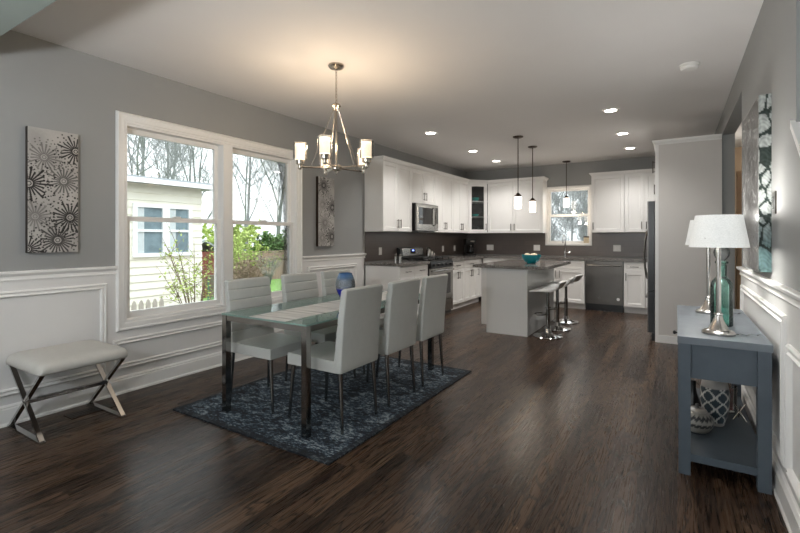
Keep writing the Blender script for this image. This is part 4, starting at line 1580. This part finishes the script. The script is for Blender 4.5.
def table_lamp(label, x, y):
    t = thing('table_lamp', label, 'lamp', (x, y, CZT + .0006), 0, 'lamps on the console table')
    bm = bm_new(); lathe(bm, [(.079, 0), (.080, .010), (.072, .020), (.050, .027), (.046, .034), (.038, .05), (.026, .075), (.020, .095), (.018, .105), (.022, .112), (.016, .118)], 34); obj('base', bm, M['lamp_nickel'], t)
    bm = bm_new(); lathe(bm, [(.0125, .115), (.0125, .50)], 16); obj('pole', bm, M['lamp_nickel'], t)
    bm = bm_new()
    lathe(bm, [(.140, .484), (.110, .662), (.1085, .662), (.1385, .484)], 40, cap0=False, cap1=False)
    obj('shade', bm, M['linen'], t)
    bm = bm_new(); lathe(bm, [(.010, .50), (.012, .53), (.028, .58), (.026, .60), (.001, .61)], 16); obj('bulb', bm, M['shade_bulb'], t)
    for a in (0, 120, 240):
        bm = bm_new(); tube(bm, [(.008 * math.cos(R(a)), .008 * math.sin(R(a)), .497), (.136 * math.cos(R(a)), .136 * math.sin(R(a)), .535)], .002, 5); obj('shade_spoke', bm, M['lamp_nickel'], t)
    lamp('lamp_light', 'POINT', (0, 0, .66), LAMP_W, (1, .97, .92), t, .03)
    lamp('lamp_light_down', 'POINT', (0, 0, .50), LAMP_W * .6, (1, .97, .92), t, .03)
    bm = bm_new()
    tube(bm, [(.078, .01, .004), (.10, .03, .004), (.125, .01, .004), (.15, .05, .004), (.175, .045, .004), (.20, .10, .004)], .003, 6)
    obj('cord', bm, M['clear_glass'], t)
    return t


M['shade_bulb'] = emit('lit_bulb', (1, .97, .9), 4.0)
table_lamp('nearer nickel table lamp with a white drum shade on the console', .20, 3.05)
table_lamp('farther nickel table lamp, mostly behind the nearer one', .195, 3.86)

bo = thing('glass_bottle', 'tall green glass bottle with a round stopper on the console', 'bottle', (.236, 3.36, CZT + .0006))
bm = bm_new()
pf = [(.054, 0), (.058, .006), (.058, .235), (.054, .262), (.040, .285), (.028, .297), (.026, .31), (.026, .375), (.034, .38), (.034, .392)]
lathe(bm, pf + [(r - .004, z) for r, z in pf[::-1][:-1]] + [(.05, .008)], 32)
obj('body', bm, M['bottle_glass'], bo)
bm = bm_new(); lathe(bm, [(.021, .365), (.021, .392), (.018, .398), (.030, .41), (.040, .428), (.043, .446), (.040, .464), (.028, .482), (.001, .489)], 24); obj('stopper', bm, M['stopper_glass'], bo)

# things on the lower shelf
SZ = .1155


def jar_fn(co):
    r = math.hypot(co.x, co.y)
    a = math.atan2(co.y, co.x)
    z = co.z + .006 * math.sin(a * 18)
    dark = (.045 < z < .060) or (.085 < z < .103) or (.018 < co.z < .024)
    return (.03, .033, .037) if dark else (.36, .35, .32)


jr = thing('lidded_jar', 'round cream and black striped lidded jar on the lower shelf', 'jar', (.108, 3.25, SZ))
bm = bm_new()
prof = [(.045, 0), (.052, .004)] + [(.052 + .032 * math.sin(PI * min(1, q / 17)) ** .8, .004 + .118 * q / 17) for q in range(1, 18)]
lathe(bm, prof, 72)
o = obj('body', bm, M['pottery'], jr, 50); paint(o, jar_fn)
bm = bm_new(); lathe(bm, [(.050, .122), (.050, .130), (.036, .138), (.012, .142), (.008, .15), (.011, .158), (.007, .165), (.001, .166)], 24); o = obj('lid', bm, M['pottery'], jr, 50); paint(o, lambda co: (.10, .10, .10) if co.z > .139 else (.5, .48, .45))


def vase_fn(co):
    a = math.atan2(co.y, co.x)
    if co.z > .235 or co.z < .018:
        return (.42, .40, .38)
    v = co.z / .074
    u = a * 6 / (2 * PI)
    p1 = abs(math.sin(PI * (u + .42 * math.sin(v * PI / 1.0))))
    p2 = abs(math.sin(PI * (u - .42 * math.sin(v * PI / 1.0))))
    p3 = math.sin(PI * u * 2) * math.sin(v * PI * 2)
    m = min(p1, p2)
    if m < .24 or p3 > .9:
        return (.66, .66, .63)
    return (.035, .055, .07)


pv = bm_new()
prof = [(.048, 0), (.05, .003)] + [(.05 + .028 * math.sin(PI * .86 * (q / 40)), .003 + .285 * q / 40) for q in range(1, 39)] + [(.056, .287), (.045, .296), (.036, .302), (.033, .298), (.03, .28)]
lathe(pv, prof, 150)
o = obj('ceramic_vase', pv, M['pottery'], loc=(.205, 3.43, SZ), smooth=50)
paint(o, vase_fn)
tag(o, 'dark ceramic vase with a white lattice pattern on the lower shelf', 'vase')
bm = bm_new(); lathe(bm, [(.045, 0), (.05, .01), (.045, .05), (.028, .11), (.018, .16), (.020, .20), (.016, .205)], 24)
tag(obj('black_bottle', bm, M['black'], loc=(.095, 3.62, SZ)), 'black cone-shaped bottle behind the striped jar', 'bottle')
bm = bm_new(); lathe(bm, [(.04, 0), (.048, .004), (.048, .17), (.045, .17), (.043, .01)], 26, cap1=False)
tag(obj('glass_vase', bm, M['clear_glass'], loc=(.30, 3.74, SZ)), 'clear glass cylinder vase on the lower shelf behind the patterned vase', 'vase')
M['pink'] = plain('dusty_pink_wax', (150, 84, 80), 0.6, noise=0.1)
bm = bm_new(); lathe(bm, [(.03, 0), (.032, .004), (.032, .13), (.028, .135), (.001, .135)], 20)
tag(obj('candle', bm, M['pink'], loc=(.30, 3.74, SZ + .0115)), 'dusty pink candle standing inside the clear glass vase', 'candle')
wo_ = bm_new()
c_ = Vector((0, 0, .055))
for d in ((.035, .02, .05), (-.035, .03, .05), (.0, -.05, .052)):
    v = Vector(d)
    tube(wo_, [c_ - v, c_ + v], .003, 6)
tag(obj('wire_ornament', wo_, M['nickel'], loc=(.345, 3.58, SZ)), 'small crossed metal rod ornament on the lower shelf by the wall', 'ornament')

# unseen ceiling light added to brighten the hall
hl = thing('hall_fill_light', 'unseen ceiling light added in the hall beyond the opening', 'ceiling light', (1.2, 7.6, CZ))
bm = bm_new(); lathe(bm, [(.14, -.0005), (.14, -.02), (.12, -.06), (.06, -.085), (.001, -.09)], 28); obj('diffuser', bm, M['can'], hl)
lamp('hall_fill_bulb', 'POINT', (0, 0, -.2), HALL_W, (1, .92, .82), hl, .08)

# ------------------------------------------------------------------ outside
GZ0 = -.62
bm = bm_new(); box(bm, -80, 60, -40, 80, GZ0 - .2, GZ0)
struct('ground', bm, M['earth'])
bm = bm_new(); box(bm, -30, -9.6, 7.2, 30, GZ0, GZ0 + .01)
struct('ground_lawn', bm, M['lawn'])

hs = thing('neighbor_house', 'cream sided house with a flat roof outside the dining window', 'house', (-9.0, 0, GZ0))
HH = 2.36 - GZ0
bm = bm_new(); box(bm, -6, 0, -8, 6.08, 0, HH)
obj('wall', bm, M['siding'], hs, 0)
bm = bm_new()
nb = int(HH / .147)
pr_ = []
for i in range(nb):
    pr_ += [(.026, i * .147), (.006, (i + 1) * .147 - .002)]
pr_ = [(0.001, 0)] + pr_ + [(0.001, nb * .147)]
loft(bm, [[(o_, y, z) for o_, z in pr_] for y in (-8, 6.10)])
obj('siding', bm, M['siding'], hs, 0)
bx('roof', M['ext_roof'], hs, -6.3, .30, -8.3, 6.40, HH, HH + .11, .01)
bx('fascia', M['ext_white'], hs, .30, .34, -8.3, 6.42, HH - .02, HH + .07, .004)
for y0, y1 in ((4.60, 5.255), (5.255, 5.83)):
    bm = bm_new(); sash_x(bm, .04, .03, y0, y1, 1.52, 2.58, .075); wf = obj('window_frame', bm, M['ext_white'], hs, 0)
    bx('window_pane', M['ext_pane'], wf, .022, .030, y0 + .07, y1 - .07, 1.59, 2.51, 0)
    bx('meeting_rail', M['ext_white'], wf, .02, .06, y0 + .07, y1 - .07, 2.02, 2.07, 0)
    bx('curtain', M['ext_curtain'], wf, .031, .036, y0 + .075, y0 + .22, 1.60, 2.50, 0)
pf_ = thing('picket_fence', 'low row of pointed pickets in front of the cream house', 'fence', (-8.2, 0, GZ0))
for i in range(12):
    y = 3.35 + i * .125
    bm = bm_new()
    pts = [(y - .04, 0), (y + .04, 0), (y + .04, .70), (y + .02, .76), (y, .78), (y - .02, .76), (y - .04, .70)]
    loft(bm, [[(0, a, b) for a, b in pts], [(.02, a, b) for a, b in pts]])
    obj('picket', bm, M['picket'], pf_, 0)
for z in (.2, .5):
    bx('rail', M['fence_wood'], pf_, .02, .05, 3.3, 4.80, z, z + .07, .002)

fb = thing('board_fence', 'weathered brown board fence across the lawn behind the right window', 'fence', (-15.5, 0, GZ0))
for i in range(44):
    y = 9.2 + i * .20
    bx('board', M['fence_wood'], fb, 0, .025, y, y + .19, 0, 1.24 + .02 * math.sin(i * 2.1), .003)
bx('rail', M['fence_wood'], fb, .025, .07, 9.2, 18.0, .95, 1.05, .003)
bx('cap', M['fence_wood'], fb, -.03, .055, 9.2, 18.0, 1.262, 1.30, .003)

sh = thing('garden_shed', 'dark red shed glimpsed between the house and the bushes', 'shed', (-13.4, 8.6, GZ0))
bx('wall', M['brick_red'], sh, -.8, .8, -.55, .55, 0, 1.45, .0)
bm = bm_new()
loft(bm, [[(x, -.7, 1.45), (x, 0, 1.85), (x, .7, 1.45), (x, .7, 1.40), (x, 0, 1.78), (x, -.7, 1.40)] for x in (-.9, .9)])
obj('roof', bm, M['ext_roof'], sh, 0)

cl = thing('chain_link_fence', 'short green chain-link fence section beside the house corner', 'fence', (-8.9, 6.20, GZ0))
bm = bm_new()
for i in range(-6, 18):
    for s_ in (-1, 1):
        c = i * .06                      # strands z = c + s*y, clipped to the frame
        P = []
        for q in range(25):
            y = .36 * q / 24
            z = (c if s_ > 0 else c + .36) + s_ * y
            if 0.02 <= z <= 1.04:
                P.append((0, y, z))
        if len(P) > 1:
            tube(bm, [P[0], P[-1]], .006, 4)
obj('mesh', bm, M['chainlink'], cl)
bm = bm_new(); tube(bm, [(0, 0, 0), (0, 0, 1.05), (0, .36, 1.05), (0, .36, 0)], .02, 8); obj('frame', bm, M['chainlink'], cl)


def tree_mesh(rnd, height, r0, depth, spread, first=.3, kids=3):
    tr_, tw_ = bm_new(), bm_new()

    def grow(bm_t, p, d, L, r, lev):
        pts, rs = [p], [r]
        n = 5 if lev < 2 else 3
        q = p
        dd = d.copy()
        for i in range(n):
            dd = (dd + Vector((rnd.uniform(-1, 1), rnd.uniform(-1, 1), rnd.uniform(-.3, .6))) * (.10 if lev == 0 else .22)).normalized()
            q = q + dd * (L / n)
            pts.append(q)
            rs.append(max(.0105, r * (1 - .62 * (i + 1) / n)))
        tube(bm_t, pts, rs, 7 if lev == 0 else (5 if lev == 1 else 3))
        if lev >= depth:
            return
        nk = kids + (2 if lev == 0 else 1)
        for c_i in range(nk):
            t = (first if lev == 0 else .25) + (1 - (first if lev == 0 else .25)) * (c_i + rnd.random()) / nk
            idx = min(n - 1, int(t * n))
            f = t * n - idx
            bp = pts[idx].lerp(pts[idx + 1], max(0, min(1, f)))
            br = rs[idx] * (1 - f) + rs[idx + 1] * f
            side = Vector((rnd.uniform(-1, 1), rnd.uniform(-1, 1), rnd.uniform(-.1, .5))).normalized()
            nd = (dd * (1 - spread) + side * spread + Vector((0, 0, .12))).normalized()
            grow(tw_, bp, nd, L * rnd.uniform(.45, .68), br * .62, lev + 1)

    grow(tr_, Vector((0, 0, 0)), Vector((0, 0, 1)), height, r0, 0)
    return tr_, tw_


protos = []
for i, (h, r0, dep, spd, fst) in enumerate(((8.5, .19, 5, .62, .30), (7.5, .13, 5, .70, .22), (4.2, .045, 5, .78, .06))):
    rnd = random.Random(20 + i)
    a, b = tree_mesh(rnd, h, r0, dep, spd, fst, 3)
    t = thing('bare_tree', '', 'tree', (0, 0, GZ0 - .05), 0, 'bare trees outside')
    obj('trunk', a, M['bark'], t, 60)
    obj('branches', b, M['bark'], t, 60)
    protos.append([t, False])
tree_at = [
    (1, -17.5, 9.1, 0.75, 6.3, 'bare tree rising behind the cream house roof, first trunk from the left'),
    (0, -26.1, 13.6, 1.2, 1.9, 'bare tree rising behind the cream house roof, second trunk from the left'),
    (1, -32.3, 17.4, 1.27, 5.7, 'bare tree rising behind the cream house roof, third trunk from the left'),
    (1, -49.1, 28.8, 2.16, 4.7, 'bare tree rising behind the cream house roof, fourth trunk from the left'),
    (0, -37.5, 22.0, 1.38, 1.3, 'bare tree rising behind the cream house roof, fifth trunk from the left'),
    (0, -19.5, 12.2, 0.73, 1.5, 'bare tree rising behind the cream house roof, sixth trunk from the left'),
    (1, -27.2, 18.1, 1.23, 0.2, 'bare tree rising behind the cream house roof, seventh trunk from the left'),
    (1, -23.4, 15.7, 0.96, 2.2, 'bare tree rising behind the cream house roof, eighth trunk from the left'),
    (1, -29.2, 23.5, 1.26, 3.6, 'bare tree behind the board fence in the right dining window, first trunk from the left'),
    (0, -38.4, 31.3, 1.58, 1.9, 'bare tree behind the board fence in the right dining window, second trunk from the left'),
    (0, -24.2, 22.3, 1.23, 0.7, 'bare tree behind the board fence in the right dining window, third trunk from the left'),
    (1, -20.5, 18.9, 0.79, 3.0, 'bare tree behind the board fence in the right dining window, fourth trunk from the left'),
    (1, -41.1, 39.4, 2.1, 3.6, 'bare tree behind the board fence in the right dining window, fifth trunk from the left'),
    (0, -30.9, 30.3, 1.78, 4.7, 'bare tree behind the board fence in the right dining window, sixth trunk from the left'),
    (0, -14.4, 14.3, 0.66, 4.3, 'bare tree behind the board fence in the right dining window, seventh trunk from the left'),
    (2, -3.0, 11.9, 0.6, 2.6, 'bare tree outside the kitchen window, first trunk from the left'),
    (1, -5.2, 20.7, 0.78, 0.2, 'bare tree outside the kitchen window, second trunk from the left'),
    (1, -8.4, 35.8, 1.25, 5.0, 'bare tree outside the kitchen window, third trunk from the left'),
    (2, -3.0, 13.7, 0.57, 3.2, 'bare tree outside the kitchen window, fourth trunk from the left'),
    (2, -6.6, 33.9, 1.27, 4.4, 'bare tree outside the kitchen window, fifth trunk from the left'),
    (1, -7.7, 40.6, 1.3, 2.5, 'bare tree outside the kitchen window, sixth trunk from the left'),
    (1, -4.9, 29.2, 0.99, 3.5, 'bare tree outside the kitchen window, seventh trunk from the left'),
    (2, -4.3, 27.0, 1.02, 6.2, 'bare tree outside the kitchen window, eighth trunk from the left'),
    (2, -6.2, 39.5, 1.37, 0.4, 'bare tree outside the kitchen window, ninth trunk from the left'),
    (2, -2.75, 17.75, 0.64, 5.6, 'bare tree outside the kitchen window, tenth trunk from the left'),
    (2, -2.2, 15.4, 0.62, 3.0, 'bare tree outside the kitchen window, eleventh trunk from the left'),
    (2, -2.9, 20.0, 0.78, 3.6, 'bare tree outside the kitchen window, twelfth trunk from the left'),
]
for k_, x, y, sc_, a, lb in tree_at:
    pt = protos[k_]
    if not pt[1]:
        t = pt[0]
        t.location = (x, y, GZ0 - .05); t.rotation_euler = (0, 0, a); t['label'] = lb
        pt[1] = True
    else:
        t = dup(pt[0], (x, y, GZ0 - .05), a, lb)
    t.scale = (sc_ * .6, sc_ * .6, sc_)


def shrub(name, label, loc, sx_, sy_, h, nst, nlf, leafm, barkm, lsize, seed, low=.15):
    rnd = random.Random(seed)
    t = thing(name, label, 'shrub', loc, 0)
    bm = bm_new()
    tips = []
    for i in range(nst):
        a = rnd.uniform(0, 2 * PI)
        e = Vector((math.cos(a) * sx_ * rnd.uniform(.2, 1), math.sin(a) * sy_ * rnd.uniform(.2, 1), h * rnd.uniform(.55, 1)))
        m = Vector((e.x * .35, e.y * .35, e.z * .5))
        s = Vector((rnd.uniform(-.05, .05), rnd.uniform(-.05, .05), 0))
        pts = [s, m, m.lerp(e, .6) + Vector((0, 0, .05)), e]
        tube(bm, pts, [.014, .010, .007, .003], 4)
        for q in range(5):
            f = rnd.uniform(.3, 1)
            b0 = m.lerp(e, f)
            b1 = b0 + Vector((rnd.uniform(-1, 1) * sx_ * .45, rnd.uniform(-1, 1) * sy_ * .45, rnd.uniform(-.05, .25) * h))
            tube(bm, [b0, b0.lerp(b1, .5) + Vector((0, 0, .02)), b1], [.005, .004, .002], 3)
            tips += [b0.lerp(b1, rnd.random()) for _ in range(max(1, nlf // (nst * 5)))]
    obj('stems', bm, barkm, t, 60)
    if nlf:
        bm = bm_new()
        for p in tips:
            p = p + Vector((rnd.uniform(-1, 1), rnd.uniform(-1, 1), rnd.uniform(-1, 1))) * .06
            if p.z < low * h:
                continue
            u = Vector((rnd.uniform(-1, 1), rnd.uniform(-1, 1), rnd.uniform(-.6, .6))).normalized()
            v = u.orthogonal().normalized()
            sz = lsize * rnd.uniform(.6, 1.2)
            q = [p - u * sz, p + v * sz * .45, p + u * sz, p - v * sz * .45]
            bm.faces.new([bm.verts.new(c) for c in q])
        obj('foliage', bm, leafm, t, 0, kind=None, recalc=False)
    return t


shrub('budding_shrub', 'budding yellow-green shrub in front of the cream house', (-7.0, 4.62, GZ0), .62, .62, 1.95, 13, 760, M['leaf_yellow'], M['bark_brown'], .032, 5)
shrub('budding_shrub', 'yellow-green bush behind the brown twiggy bush in the right window', (-13.0, 10.4, GZ0), .95, .95, 2.0, 18, 1800, M['leaf_yellow'], M['bark_brown'], .05, 6)
shrub('twiggy_bush', 'brown twiggy bush in front of the board fence', (-11.0, 9.0, GZ0), .75, .75, 1.30, 40, 700, M['bark_brown'], M['bark_brown'], .05, 9)
shrub('twiggy_bush', 'pale twiggy bush at the right end of the board fence', (-14.0, 12.5, GZ0), .9, .9, 1.3, 34, 300, M['leaf_yellow'], M['bark'], .04, 12)
shrub('evergreen_shrub', 'leafy green shrub standing behind the board fence, left one', (-17.7, 13.4, GZ0), 1.5, 1.5, 2.4, 26, 4200, M['leaf_yellow'], M['bark_brown'], .10, 14)
shrub('evergreen_shrub', 'darker green shrub standing behind the board fence, right one', (-17.4, 15.8, GZ0), 1.6, 1.7, 2.1, 26, 4600, M['leaf_green'], M['bark_brown'], .10, 15)
